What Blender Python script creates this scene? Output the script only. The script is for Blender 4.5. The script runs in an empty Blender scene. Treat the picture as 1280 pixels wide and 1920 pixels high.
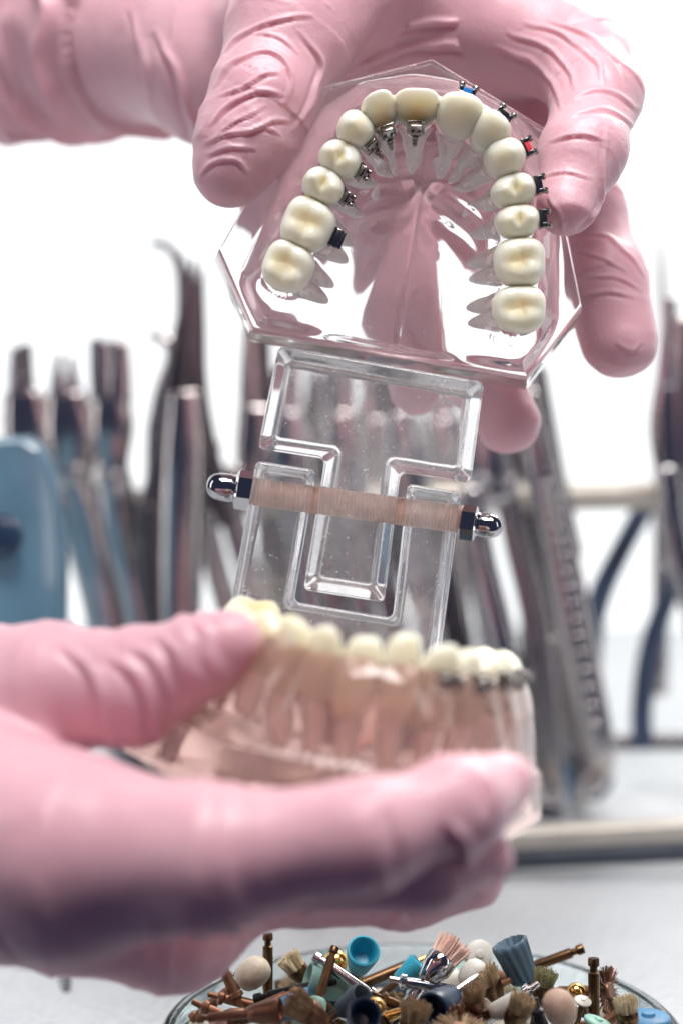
import bpy, bmesh, math, random
import numpy as np
from mathutils import Vector, Matrix

S = 0.01                      # everything below is laid out in centimetres, built in metres
random.seed(7)
RNG = np.random.default_rng(7)
scene = bpy.context.scene
col = scene.collection

# ------------------------------------------------------------------ camera
FPX = 3430.0                  # focal length in photo pixels (photo is 1280 wide)
PITCH = math.radians(5.0)
CAM = np.array([0.0, -34.3, 14.5])
RV = np.array([1.0, 0.0, 0.0])
UV = np.array([0.0, math.sin(PITCH), math.cos(PITCH)])
FV = np.array([0.0, math.cos(PITCH), -math.sin(PITCH)])
cam_d = bpy.data.cameras.new("camera")
cam = bpy.data.objects.new("camera", cam_d)
col.objects.link(cam)
cam.location = CAM * S
cam.rotation_euler = (math.radians(90) - PITCH, 0, 0)
cam_d.sensor_fit = 'HORIZONTAL'
cam_d.sensor_width = 24.0
cam_d.lens = 24.0 * FPX / 1280.0
cam_d.clip_start = 0.01
cam_d.clip_end = 50
cam_d.dof.use_dof = True
cam_d.dof.focus_distance = 33.9 * S
cam_d.dof.aperture_fstop = 8.5
scene.camera = cam

# ------------------------------------------------------------------ world, lamps, exposure
world = bpy.data.worlds.new("World")
scene.world = world
world.use_nodes = True
bg = world.node_tree.nodes["Background"]
bg.inputs[0].default_value = (0.46, 0.55, 1.0, 1)
bg.inputs[1].default_value = 0.085


def area(name, loc, target, size, power, color):
    ld = bpy.data.lights.new(name, 'AREA')
    ld.shape = 'RECTANGLE'
    ld.size, ld.size_y = size[0] * S, size[1] * S
    ld.energy = power
    ld.color = color
    o = bpy.data.objects.new(name, ld)
    col.objects.link(o)
    o.location = Vector(loc) * S
    o.rotation_euler = (Vector(target) - Vector(loc)).to_track_quat('-Z', 'Y').to_euler()
    return o


area("ceiling_lamp", (6, -20, 68), (0, 0, 16), (36, 24), 4.9, (1.0, 0.97, 0.95))
area("window_side_lamp", (30, 44, 58), (2, 0, 14), (26, 22), 3.0, (1.0, 0.96, 0.90))

area("left_added_strip", (-62, -16, 34), (0, 6, 14), (9, 60), 0.75, (1.0, 0.97, 0.95))  # added unseen strip light, draws bright streaks along the metal handles
area("right_added_strip", (58, -30, 30), (8, 10, 12), (7, 50), 0.4, (1.0, 0.95, 0.90))  # weaker added strip light opposite, streaks the metal from the right

scene.view_settings.view_transform = 'Standard'
scene.view_settings.look = 'None'
scene.view_settings.gamma = 1.0
scene.view_settings.exposure = 0.12
scene.render.engine = 'CYCLES'
cy = scene.cycles
cy.max_bounces = 18
cy.transmission_bounces = 14
cy.glossy_bounces = 6
cy.diffuse_bounces = 4
cy.transparent_max_bounces = 12
cy.caustics_reflective = True
cy.caustics_refractive = True
cy.blur_glossy = 0.3
cy.sample_clamp_indirect = 6.0
cy.use_denoising = True
try:
    cy.denoiser = 'OPENIMAGEDENOISE'
except Exception:
    pass


# ------------------------------------------------------------------ helpers
def P(px, py, d):
    """world point (cm) that the camera sees at photo pixel px,py at depth d cm"""
    return CAM + FV * d + RV * ((px - 640) * d / FPX) + UV * ((960 - py) * d / FPX)


def pr(r, d):
    return r * d / FPX


WLOC = {}


def empty(name, loc, label=None, cat=None, group=None):
    o = bpy.data.objects.new(name, None)
    col.objects.link(o)
    o.empty_display_size = 0.005
    o.location = Vector(loc) * S
    WLOC[o.name] = np.array(loc, float)
    tag(o, label, cat, group)
    return o


def tag(o, label=None, cat=None, group=None, kind=None):
    if label:
        o["label"] = label
    if cat:
        o["category"] = cat
    if group:
        o["group"] = group
    if kind:
        o["kind"] = kind
    return o


def build(name, V, F, mat, parent=None, smooth=True, sharp=None, attr=None, matidx=None, wn=False):
    V = np.asarray(V, float)
    org = (V.min(0) + V.max(0)) / 2
    me = bpy.data.meshes.new(name)
    me.from_pydata(((V - org) * S).tolist(), [], [tuple(int(i) for i in f) for f in F])
    me.update()
    mats = mat if isinstance(mat, (list, tuple)) else [mat]
    for m in mats:
        me.materials.append(m)
    if matidx is not None:
        me.polygons.foreach_set("material_index", np.asarray(matidx, np.int32))
    if smooth:
        me.shade_smooth()
        if sharp is not None:
            me.set_sharp_from_angle(angle=math.radians(sharp))
    if wn:
        N = np.zeros((len(V), 3))
        for p in me.polygons:
            N[list(p.vertices)] += np.array(p.normal) * p.area ** 1.5
        N /= np.maximum(np.linalg.norm(N, axis=1), 1e-12)[:, None]
        me.normals_split_custom_set_from_vertices(N.tolist())
    if attr is not None:
        a = me.attributes.new("stain", 'FLOAT', 'POINT')
        a.data.foreach_set("value", np.asarray(attr, np.float32))
    o = bpy.data.objects.new(name, me)
    col.objects.link(o)
    WLOC[o.name] = org
    if parent is not None:
        o.parent = parent
        o.location = Vector(org - WLOC[parent.name]) * S
    else:
        o.location = Vector(org) * S
    return o


def merge(parts):
    V, F, n = [], [], 0
    for v, f in parts:
        V.append(np.asarray(v, float))
        F += [tuple(i + n for i in q) for q in f]
        n += len(v)
    return np.vstack(V), F


def frame(z, up=(0.13, 0.21, 0.97)):
    z = np.array(z, float)
    z /= np.linalg.norm(z)
    x = np.cross(up, z)
    if np.linalg.norm(x) < 1e-3:
        x = np.cross((1, 0, 0), z)
    x /= np.linalg.norm(x)
    return np.stack([x, np.cross(z, x), z], 1)


def xf(v, M=None, t=(0, 0, 0)):
    v = np.asarray(v, float)
    if M is not None:
        v = v @ np.asarray(M).T
    return v + np.asarray(t, float)


def lathe(prof, n=24, rmod=None):
    """prof: list of (r,z); closed at ends when r==0; rmod(theta,z)->factor"""
    V, F, rows = [], [], []
    for r, z in prof:
        if r <= 1e-9:
            rows.append([len(V)])
            V.append((0, 0, z))
        else:
            row = []
            for k in range(n):
                th = 2 * math.pi * k / n
                q = r * (rmod(th, z) if rmod else 1)
                row.append(len(V))
                V.append((q * math.cos(th), q * math.sin(th), z))
            rows.append(row)
    for a, b in zip(rows[:-1], rows[1:]):
        for k in range(n):
            k2 = (k + 1) % n
            if len(a) == 1 and len(b) == 1:
                continue
            if len(a) == 1:
                F.append((a[0], b[k2], b[k]))
            elif len(b) == 1:
                F.append((a[k], a[k2], b[0]))
            else:
                F.append((a[k], a[k2], b[k2], b[k]))
    return np.array(V, float), F


def catmull(pts, sub):
    p = np.array(pts, float)
    p = np.vstack([2 * p[0] - p[1], p, 2 * p[-1] - p[-2]])
    out = []
    for i in range(1, len(p) - 2):
        for k in range(sub):
            t = k / sub
            a, b, c, d = p[i - 1], p[i], p[i + 1], p[i + 2]
            out.append(0.5 * (2 * b + (c - a) * t + (2 * a - 5 * b + 4 * c - d) * t * t + (3 * b - a - 3 * c + d) * t ** 3))
    out.append(p[-2])
    return np.array(out)


def tube(path, radii, n=14, flat=1.0, up=None, pw=2.0, rings=None):
    """swept (super)elliptic tube with rounded ends, path in world cm"""
    path = np.asarray(path, float)
    radii = np.asarray(radii, float)
    up = np.asarray(FV if up is None else up, float)
    T = np.gradient(path, axis=0)
    T /= np.linalg.norm(T, axis=1)[:, None]
    # rounded caps
    caps = [0.0, 0.5, 0.85]
    P2, R2, T2 = [], [], []
    for c in caps:
        a = math.acos(1 - c) if c < 1 else math.pi / 2
        P2.append(path[0] - T[0] * radii[0] * 0.5 * (1 - c)); R2.append(radii[0] * math.sqrt(max(1e-4, 1 - (1 - c) ** 2))); T2.append(T[0])
    for i in range(len(path)):
        P2.append(path[i]); R2.append(radii[i]); T2.append(T[i])
    for c in reversed(caps):
        P2.append(path[-1] + T[-1] * radii[-1] * 0.5 * (1 - c)); R2.append(radii[-1] * math.sqrt(max(1e-4, 1 - (1 - c) ** 2))); T2.append(T[-1])
    V, F = [], []
    m = len(P2)
    for i in range(m):
        side = np.cross(T2[i], up)
        side /= np.linalg.norm(side)
        nb = np.cross(side, T2[i])
        for k in range(n):
            th = 2 * math.pi * k / n
            c, s = math.cos(th), math.sin(th)
            e = 2.0 / pw
            c = math.copysign(abs(c) ** e, c)
            s = math.copysign(abs(s) ** e, s)
            V.append(P2[i] + side * R2[i] * c + nb * R2[i] * flat * s)
    for i in range(m - 1):
        for k in range(n):
            k2 = (k + 1) % n
            F.append((i * n + k, i * n + k2, (i + 1) * n + k2, (i + 1) * n + k))
    F.append(tuple(range(n))[::-1])
    F.append(tuple((m - 1) * n + k for k in range(n)))
    return np.array(V), F


def stroke(pts, sub=8, **kw):
    """pts: (px,py,d,r_px) -> tube in world"""
    q = catmull([list(P(a, b, d)) + [pr(r, d)] for a, b, d, r in pts], sub)
    return tube(q[:, :3], q[:, 3], **kw)


def bmesh_out(bm):
    bm.normal_update()
    bm.verts.index_update()
    V = np.array([v.co[:] for v in bm.verts])
    F = [tuple(v.index for v in f.verts) for f in bm.faces]
    bm.free()
    return V, F


def inset_poly(poly, k):
    p = np.array(poly, float)
    n = len(p)
    ar = 0.5 * sum(p[i][0] * p[(i + 1) % n][1] - p[(i + 1) % n][0] * p[i][1] for i in range(n))
    out = []
    for i in range(n):
        e0 = p[i] - p[i - 1]; e1 = p[(i + 1) % n] - p[i]
        e0 /= np.linalg.norm(e0); e1 /= np.linalg.norm(e1)
        s_ = 1 if ar > 0 else -1
        n0 = s_ * np.array([-e0[1], e0[0]]); n1 = s_ * np.array([-e1[1], e1[0]])
        m = n0 + n1
        out.append(p[i] + m * k / max(0.3, m @ n0))
    return out


def prism(poly, z0, z1, bev=0.06, seg=3, corner=0.0, draft=0.0):
    bm = bmesh.new()
    low = inset_poly(poly, draft) if draft else poly
    vs = [bm.verts.new((x, y, z0)) for x, y in low]
    f = bm.faces.new(vs)
    f.normal_update()
    if f.normal.z > 0:
        f.normal_flip()
    r = bmesh.ops.extrude_face_region(bm, geom=[f])
    for g in [g for g in r["geom"] if isinstance(g, bmesh.types.BMVert)]:
        j = min(range(len(low)), key=lambda q: (low[q][0] - g.co.x) ** 2 + (low[q][1] - g.co.y) ** 2)
        g.co = (poly[j][0], poly[j][1], z1)
    bmesh.ops.recalc_face_normals(bm, faces=bm.faces)
    if corner > 0:
        ed = [e for e in bm.edges if abs((e.verts[0].co - e.verts[1].co).normalized().z) > 0.7]
        bmesh.ops.bevel(bm, geom=ed, offset=corner, segments=5, affect='EDGES', profile=0.5, clamp_overlap=True)
    if bev > 0:
        ed = [e for e in bm.edges if e.is_manifold and e.calc_face_angle(0) > math.radians(45)]
        bmesh.ops.bevel(bm, geom=ed, offset=bev, segments=seg, affect='EDGES', profile=0.5, clamp_overlap=True)
    return bmesh_out(bm)


def rbox(sx, sy, sz, bev=0.02, seg=2):
    h = [(-sx / 2, -sy / 2), (sx / 2, -sy / 2), (sx / 2, sy / 2), (-sx / 2, sy / 2)]
    return prism(h, -sz / 2, sz / 2, bev, seg)


# value noise, vectorised
_PERM = RNG.random((64, 64, 64)).astype(np.float32)


def vnoise(p):
    p = np.asarray(p, np.float32)
    i = np.floor(p).astype(np.int32)
    f = p - i
    f = f * f * (3 - 2 * f)
    i0, i1 = i & 63, (i + 1) & 63
    g = lambda a, b, c: _PERM[a[:, 0], b[:, 1], c[:, 2]]
    x, y, z = f[:, 0], f[:, 1], f[:, 2]
    c00 = g(i0, i0, i0) * (1 - x) + g(i1, i0, i0) * x
    c10 = g(i0, i1, i0) * (1 - x) + g(i1, i1, i0) * x
    c01 = g(i0, i0, i1) * (1 - x) + g(i1, i0, i1) * x
    c11 = g(i0, i1, i1) * (1 - x) + g(i1, i1, i1) * x
    return (c00 * (1 - y) + c10 * y) * (1 - z) + (c01 * (1 - y) + c11 * y) * z


# ------------------------------------------------------------------ materials
def new_mat(name):
    m = bpy.data.materials.new(name)
    m.use_nodes = True
    nt = m.node_tree
    return m, nt, nt.nodes["Principled BSDF"]


def lk(nt, a, b):
    nt.links.new(a, b)


def tex_noise(nt, scale, detail=3, rough=0.5, vec=None):
    n = nt.nodes.new("ShaderNodeTexNoise")
    n.inputs["Scale"].default_value = scale
    n.inputs["Detail"].default_value = detail
    n.inputs["Roughness"].default_value = rough
    if vec is None:
        tc = nt.nodes.new("ShaderNodeTexCoord")
        vec = tc.outputs["Object"]
    lk(nt, vec, n.inputs["Vector"])
    return n


def ramp(nt, fac, c0, c1, p0=0.3, p1=0.7):
    r = nt.nodes.new("ShaderNodeValToRGB")
    r.color_ramp.elements[0].position = p0
    r.color_ramp.elements[1].position = p1
    r.color_ramp.elements[0].color = (*c0, 1)
    r.color_ramp.elements[1].color = (*c1, 1)
    lk(nt, fac, r.inputs[0])
    return r


def add_bump(nt, bsdf, height, strength, dist):
    b = nt.nodes.new("ShaderNodeBump")
    b.inputs["Strength"].default_value = strength
    b.inputs["Distance"].default_value = dist
    lk(nt, height, b.inputs["Height"])
    lk(nt, b.outputs[0], bsdf.inputs["Normal"])
    return b


def simple(name, color, rough=0.5, metal=0.0, var=0.12, scale=260, bump=0.15, spec=0.5, sss=0.0, coat=0.0, trans=0.0):
    m, nt, b = new_mat(name)
    n = tex_noise(nt, scale)
    c0 = tuple(max(0, c * (1 - var)) for c in color)
    c1 = tuple(min(1, c * (1 + var)) for c in color)
    r = ramp(nt, n.outputs[0], c0, c1)
    lk(nt, r.outputs[0], b.inputs["Base Color"])
    b.inputs["Roughness"].default_value = rough
    b.inputs["Metallic"].default_value = metal
    b.inputs["Specular IOR Level"].default_value = spec
    b.inputs["Subsurface Weight"].default_value = sss
    b.inputs["Subsurface Radius"].default_value = (0.004, 0.003, 0.002)
    b.inputs["Subsurface Scale"].default_value = 0.5
    b.inputs["Coat Weight"].default_value = coat
    b.inputs["Transmission Weight"].default_value = trans
    if bump > 0:
        add_bump(nt, b, n.outputs[0], bump, 0.0003)
    return m


def mat_acrylic(name="clear_acrylic", color=(0.985, 0.975, 0.97, 1), clear=0.97, dust=0.10):
    m, nt, b = new_mat(name)
    b.inputs["Base Color"].default_value = color
    b.inputs["IOR"].default_value = 1.47
    n = tex_noise(nt, 900, 2)                       # dust specks and fine scuffs
    r = ramp(nt, n.outputs[0], (0.0,) * 3, (0.18,) * 3, 0.60, 0.76)
    lk(nt, r.outputs[0], b.inputs["Roughness"])
    h = tex_noise(nt, 55, 5, 0.62)                  # hazy handling marks
    r2 = ramp(nt, h.outputs[0], (clear,) * 3, (clear - dust,) * 3, 0.42, 0.72)
    sp = tex_noise(nt, 1500, 1)
    r3 = ramp(nt, sp.outputs[0], (1.0,) * 3, (0.55,) * 3, 0.72, 0.76)
    mu = nt.nodes.new("ShaderNodeMath")
    mu.operation = 'MULTIPLY'
    lk(nt, r2.outputs[0], mu.inputs[0])
    lk(nt, r3.outputs[0], mu.inputs[1])
    lk(nt, mu.outputs[0], b.inputs["Transmission Weight"])
    n2 = tex_noise(nt, 85, 2)
    add_bump(nt, b, n2.outputs[0], 0.16, 0.0006)
    return m


def mat_glove():
    m, nt, b = new_mat("pink_nitrile")
    n = tex_noise(nt, 45, 4)
    r = ramp(nt, n.outputs[0], (0.70, 0.385, 0.445), (0.77, 0.455, 0.51))
    lk(nt, r.outputs[0], b.inputs["Base Color"])
    b.inputs["Roughness"].default_value = 0.43
    b.inputs["Subsurface Weight"].default_value = 0.35
    b.inputs["Subsurface Radius"].default_value = (0.009, 0.0022, 0.0024)
    b.inputs["Subsurface Scale"].default_value = 0.8
    b.inputs["Sheen Weight"].default_value = 0.15
    fine = tex_noise(nt, 1700, 3, 0.6)
    big = tex_noise(nt, 260, 4, 0.55)
    mx = nt.nodes.new("ShaderNodeMath")
    mx.operation = 'MULTIPLY_ADD'
    lk(nt, fine.outputs[0], mx.inputs[0])
    mx.inputs[1].default_value = 0.25
    lk(nt, big.outputs[0], mx.inputs[2])
    ln = tex_noise(nt, 210, 3, 0.5)                # thin sharp creases of stretched film
    ab = nt.nodes.new("ShaderNodeMath"); ab.operation = 'SUBTRACT'
    lk(nt, ln.outputs[0], ab.inputs[0]); ab.inputs[1].default_value = 0.5
    ab2 = nt.nodes.new("ShaderNodeMath"); ab2.operation = 'ABSOLUTE'
    lk(nt, ab.outputs[0], ab2.inputs[0])
    ab3 = ramp(nt, ab2.outputs[0], (1,) * 3, (0,) * 3, 0.0, 0.05)
    ad = nt.nodes.new("ShaderNodeMath"); ad.operation = 'MULTIPLY_ADD'
    lk(nt, ab3.outputs[0], ad.inputs[0]); ad.inputs[1].default_value = 0.12
    lk(nt, mx.outputs[0], ad.inputs[2])
    add_bump(nt, b, ad.outputs[0], 0.35, 0.0005)
    return m


def mat_tooth():
    m, nt, b = new_mat("tooth_enamel")
    at = nt.nodes.new("ShaderNodeAttribute")
    at.attribute_name = "stain"
    n = tex_noise(nt, 300, 3)
    mm = nt.nodes.new("ShaderNodeMath")
    mm.operation = 'MULTIPLY'
    lk(nt, at.outputs["Fac"], mm.inputs[0])
    r0 = ramp(nt, n.outputs[0], (0.75,) * 3, (1.1,) * 3)
    lk(nt, r0.outputs[0], mm.inputs[1])
    r = ramp(nt, mm.outputs[0], (0.84, 0.81, 0.68), (0.80, 0.64, 0.30), 0.02, 1.0)
    lk(nt, r.outputs[0], b.inputs["Base Color"])
    b.inputs["Roughness"].default_value = 0.28
    b.inputs["Subsurface Weight"].default_value = 0.8
    b.inputs["Subsurface Radius"].default_value = (0.006, 0.0052, 0.0040)
    b.inputs["Subsurface Scale"].default_value = 0.8
    add_bump(nt, b, n.outputs[0], 0.12, 0.0003)
    return m


def mat_table():
    m, nt, b = new_mat("white_textured_cover")
    v = nt.nodes.new("ShaderNodeTexVoronoi")
    tc = nt.nodes.new("ShaderNodeTexCoord")
    lk(nt, tc.outputs["Object"], v.inputs["Vector"])
    v.inputs["Scale"].default_value = 420
    n = tex_noise(nt, 22, 4)
    r = ramp(nt, n.outputs[0], (0.51, 0.54, 0.57), (0.60, 0.625, 0.65))
    lk(nt, r.outputs[0], b.inputs["Base Color"])
    b.inputs["Roughness"].default_value = 0.27
    add_bump(nt, b, v.outputs["Distance"], 0.6, 0.0008)
    return m


M = {
    'acrylic': mat_acrylic(), 'glove': mat_glove(), 'tooth': mat_tooth(), 'table': mat_table(),
    'root': simple("ivory_root", (0.98, 0.88, 0.84), 0.6, var=0.03, trans=0.68),
    'steel': simple("polished_steel", (0.66, 0.64, 0.64), 0.13, 1.0, 0.06, 120, 0.05),
    'darksteel': simple("dark_bracket_steel", (0.30, 0.28, 0.265), 0.22, 1.0, 0.25, 900, 0.2),
    'chrome': simple("chrome", (0.44, 0.43, 0.44), 0.07, 1.0, 0.03, 120, 0.02),
    'satin': simple("satin_steel", (0.60, 0.56, 0.55), 0.17, 1.0, 0.10, 200, 0.1),
    'gunmetal': simple("gunmetal", (0.17, 0.16, 0.17), 0.25, 1.0, 0.2, 200, 0.1),
    'rod': simple("blush_steel_thread", (0.72, 0.48, 0.40), 0.45, 0.35, 0.10, 500, 0.1),
    'rail': simple("beige_rail", (0.50, 0.46, 0.41), 0.35, 0.3, 0.08, 80, 0.1),
    'railfoot': simple("dark_rail_part", (0.045, 0.055, 0.075), 0.5, 0.0, 0.2, 150, 0.2),
    'navy': simple("navy_plastic", (0.045, 0.065, 0.12), 0.35, 0.0, 0.15, 120, 0.1),
    'bluecase': simple("powder_blue_plastic", (0.15, 0.29, 0.40), 0.2, 0.0, 0.06, 90, 0.05, coat=0.5),
    'tieblue': simple("blue_elastic", (0.01, 0.16, 0.48), 0.35, 0.0, 0.1, 500, 0.1),
    'tiered': simple("red_elastic", (0.80, 0.06, 0.09), 0.35, 0.0, 0.1, 500, 0.1),
    'brass': simple("aged_brass", (0.135, 0.078, 0.042), 0.3, 1.0, 0.25, 400, 0.25),
    'gold': simple("bright_brass", (0.82, 0.50, 0.16), 0.18, 1.0, 0.12, 300, 0.1),
    'copperbrown': simple("brown_metal", (0.22, 0.105, 0.06), 0.4, 0.7, 0.25, 400, 0.25),
    'teal': simple("teal_rubber", (0.02, 0.36, 0.52), 0.4, 0.0, 0.12, 300, 0.1, sss=0.15),
    'seafoam': simple("seafoam_rubber", (0.24, 0.46, 0.41), 0.45, 0.0, 0.12, 300, 0.1, sss=0.2),
    'mint': simple("mint_rubber", (0.36, 0.66, 0.55), 0.45, 0.0, 0.1, 300, 0.1, sss=0.2),
    'slate': simple("slate_blue_rubber", (0.055, 0.105, 0.155), 0.55, 0.0, 0.15, 350, 0.2),
    'navyrub': simple("navy_rubber", (0.015, 0.04, 0.09), 0.35, 0.0, 0.15, 350, 0.1),
    'skyblue': simple("sky_blue_rubber", (0.09, 0.32, 0.60), 0.4, 0.0, 0.1, 300, 0.1),
    'cream': simple("cream_rubber", (0.68, 0.63, 0.52), 0.45, 0.0, 0.08, 300, 0.1, sss=0.3),
    'white': simple("white_rubber", (0.78, 0.78, 0.74), 0.4, 0.0, 0.06, 300, 0.1, sss=0.3),
    'peach': simple("peach_rubber", (0.62, 0.43, 0.33), 0.5, 0.0, 0.1, 300, 0.1, sss=0.2),
    'bristle_cream': simple("cream_bristle", (0.62, 0.52, 0.34), 0.6, 0.0, 0.2, 800, 0.0),
    'bristle_tan': simple("tan_bristle", (0.47, 0.34, 0.20), 0.6, 0.0, 0.25, 800, 0.0),
    'bristle_pink': simple("pink_bristle", (0.74, 0.52, 0.44), 0.6, 0.0, 0.15, 800, 0.0),
    'bristle_green': simple("olive_bristle", (0.30, 0.28, 0.14), 0.6, 0.0, 0.25, 800, 0.0),
    'black': simple("black_metal", (0.03, 0.028, 0.03), 0.3, 0.8, 0.2, 400, 0.1),
}


def dirty(name, color, rough, sss=0.0):
    m = simple(name, color, rough, 0.0, 0.12, 300, 0.15, sss=sss)
    nt = m.node_tree
    b = nt.nodes["Principled BSDF"]
    src = b.inputs["Base Color"].links[0].from_socket
    n = tex_noise(nt, 170, 5, 0.65)
    r = ramp(nt, n.outputs[0], (0,) * 3, (0.75,) * 3, 0.48, 0.72)
    mx = nt.nodes.new("ShaderNodeMix")
    mx.data_type = 'RGBA'
    lk(nt, r.outputs[0], mx.inputs[0])
    lk(nt, src, mx.inputs[6])
    mx.inputs[7].default_value = (color[0] * 0.38 + 0.03, color[1] * 0.33 + 0.02, color[2] * 0.28 + 0.012, 1)
    lk(nt, mx.outputs[2], b.inputs["Base Color"])
    return m


for k_, c_, r_, s_ in (('cream', (0.56, 0.50, 0.40), .5, .2), ('white', (0.66, 0.65, 0.59), .45, .2), ('peach', (0.50, 0.34, 0.26), .55, .1), ('seafoam', (0.20, 0.38, 0.34), .5, .1),
                       ('mint', (0.28, 0.52, 0.44), .5, .1), ('slate', (0.06, 0.11, 0.16), .55, 0), ('teal', (0.02, 0.33, 0.48), .4, .1), ('skyblue', (0.07, 0.24, 0.44), .45, 0)):
    M[k_] = dirty(k_ + "_worn_rubber", c_, r_, s_)


def mat_dish():
    m, nt, b = new_mat("pale_green_glass")
    b.inputs["Base Color"].default_value = (0.90, 0.97, 0.965, 1)
    b.inputs["Transmission Weight"].default_value = 1.0
    b.inputs["IOR"].default_value = 1.48
    n = tex_noise(nt, 500, 2)
    r = ramp(nt, n.outputs[0], (0.0,) * 3, (0.12,) * 3, 0.6, 0.8)
    lk(nt, r.outputs[0], b.inputs["Roughness"])
    return m


M['dish'] = mat_dish()


def mat_window():
    m = bpy.data.materials.new("bright_daylight")
    m.use_nodes = True
    nt = m.node_tree
    nt.nodes.clear()
    e = nt.nodes.new("ShaderNodeEmission")
    e.inputs[0].default_value = (0.965, 0.99, 1.0, 1)
    e.inputs[1].default_value = 1.3
    o = nt.nodes.new("ShaderNodeOutputMaterial")
    lk(nt, e.outputs[0], o.inputs[0])
    return m


M['window'] = mat_window()
M['blush_acrylic'] = mat_acrylic("blush_tinted_acrylic", (0.90, 0.61, 0.55, 1), 0.89, 0.08)
M['worn_acrylic'] = mat_acrylic("worn_clear_acrylic", (0.97, 0.965, 0.965, 1), 0.93, 0.20)

# ------------------------------------------------------------------ setting
tv = [(-90, -9, 0), (90, -9, 0), (90, 62, 0), (-90, 62, 0), (-90, -9, -3), (90, -9, -3), (90, 62, -3), (-90, 62, -3)]
tf = [(0, 1, 2, 3), (7, 6, 5, 4), (0, 4, 5, 1), (1, 5, 6, 2), (2, 6, 7, 3), (3, 7, 4, 0)]
tag(build('table', tv, tf, M['table'], smooth=False), 'white finely textured table top under dish and rack', 'table', kind='structure')
wv = [(-130, 80, -30), (130, 80, -30), (130, 80, 110), (-130, 80, 110), (-130, 82, -30), (130, 82, -30), (130, 82, 110), (-130, 82, 110)]
wf = [(0, 1, 2, 3), (7, 6, 5, 4), (0, 4, 5, 1), (1, 5, 6, 2), (2, 6, 7, 3), (3, 7, 4, 0)]
tag(build('window', wv, wf, M['window'], smooth=False), 'overexposed bright white window behind the instruments', 'window', kind='structure')


# ------------------------------------------------------------------ dental model
MODEL = empty('dental_model', P(640, 1540, 31), 'clear acrylic orthodontic jaw model held open by two gloved hands', 'dental model')


class Frame:
    def __init__(s, o, ex, ey, ez):
        s.o = np.array(o, float)
        s.A = np.stack([ex, ey, ez], 1)

    def w(s, v):
        return np.asarray(v, float) @ s.A.T + s.o

    def l(s, p):
        return (np.asarray(p, float) - s.o) @ s.A


th = math.radians(8.6)
UJ = Frame(P(745, 430, 34.8), RV * math.cos(th) - UV * math.sin(th), RV * math.sin(th) + UV * math.cos(th), -FV)


def sstep(a, b, x):
    t = np.clip((x - a) / (b - a), 0, 1)
    return t * t * (3 - 2 * t)


def polyline_dist(q, line):
    best = np.full(len(q), 1e9)
    for a, b in zip(line[:-1], line[1:]):
        ab = b - a
        t = np.clip(((q - a) @ ab) / (ab @ ab), 0, 1)
        best = np.minimum(best, np.linalg.norm(q - a - t[:, None] * ab, axis=1))
    return best


def inside(q, poly):
    r = np.zeros(len(q), bool)
    n = len(poly)
    for i in range(n):
        a, b = poly[i], poly[(i + 1) % n]
        c = ((a[1] > q[:, 1]) != (b[1] > q[:, 1])) & (q[:, 0] < (b[0] - a[0]) * (q[:, 1] - a[1]) / (b[1] - a[1] + 1e-12) + a[0])
        r ^= c
    return r


def jaw_block(outline, hfun, thick, inset=0.94, rings=110, nang=300):
    """closed block: relief hfun(x,y) on the front, bevelled rim, flat back; outline is the wider back edge"""
    outline = np.array(outline, float)
    c = outline.mean(0)
    rel = outline - c
    angs = np.sort(np.concatenate([np.linspace(-math.pi, math.pi, nang, endpoint=False), np.arctan2(rel[:, 1], rel[:, 0])]))
    angs = angs[np.concatenate([[True], np.diff(angs) > 0.004])]
    R = np.full(len(angs), 1e9)
    for i in range(len(rel)):
        a, b = rel[i], rel[(i + 1) % len(rel)]
        n = np.array([b[1] - a[1], a[0] - b[0]])
        n /= np.linalg.norm(n)
        k = n @ a
        if k < 0:
            n, k = -n, -k
        den = np.cos(angs) * n[0] + np.sin(angs) * n[1]
        R = np.where(den > 1e-6, np.minimum(R, k / np.maximum(den, 1e-6)), R)
    D = np.stack([np.cos(angs), np.sin(angs)], 1)
    m = len(angs)
    V = []
    fr = np.linspace(0.012, 1.0, rings)
    Rin = R * inset
    for f in fr:
        q = c + D * (Rin * f)[:, None]
        z = hfun(q) * sstep(1.0, 0.93, np.full(len(q), f))
        V.append(np.column_stack([q, z]))
    for k, (ro, zo) in enumerate(((0.02, -0.012), (0.045, -0.05))):
        V.append(np.column_stack([c + D * (Rin + ro)[:, None], np.full(m, zo)]))
    Rout = R
    for t in (0.35, 0.7, 1.0):
        rr = (Rin + 0.055) * (1 - t) + Rout * t
        V.append(np.column_stack([c + D * rr[:, None], np.full(m, -0.10 - (thick - 0.16) * t)]))
    for ro, zo in ((-0.012, 0.012), (-0.06, 0.0)):
        V.append(np.column_stack([c + D * (Rout + ro)[:, None], np.full(m, -thick + zo)]))
    for t in (0.66, 0.33):
        V.append(np.column_stack([c + D * ((Rout - 0.06) * t)[:, None], np.full(m, -thick)]))
    nr = len(V)
    V = np.vstack(V)
    F = []
    for i in range(nr - 1):
        for k in range(m):
            k2 = (k + 1) % m
            F.append((i * m + k, (i + 1) * m + k, (i + 1) * m + k2, i * m + k2))
    F.append(tuple(range(m)))
    F.append(tuple((nr - 1) * m + k for k in range(m))[::-1])
    return V, F


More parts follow.
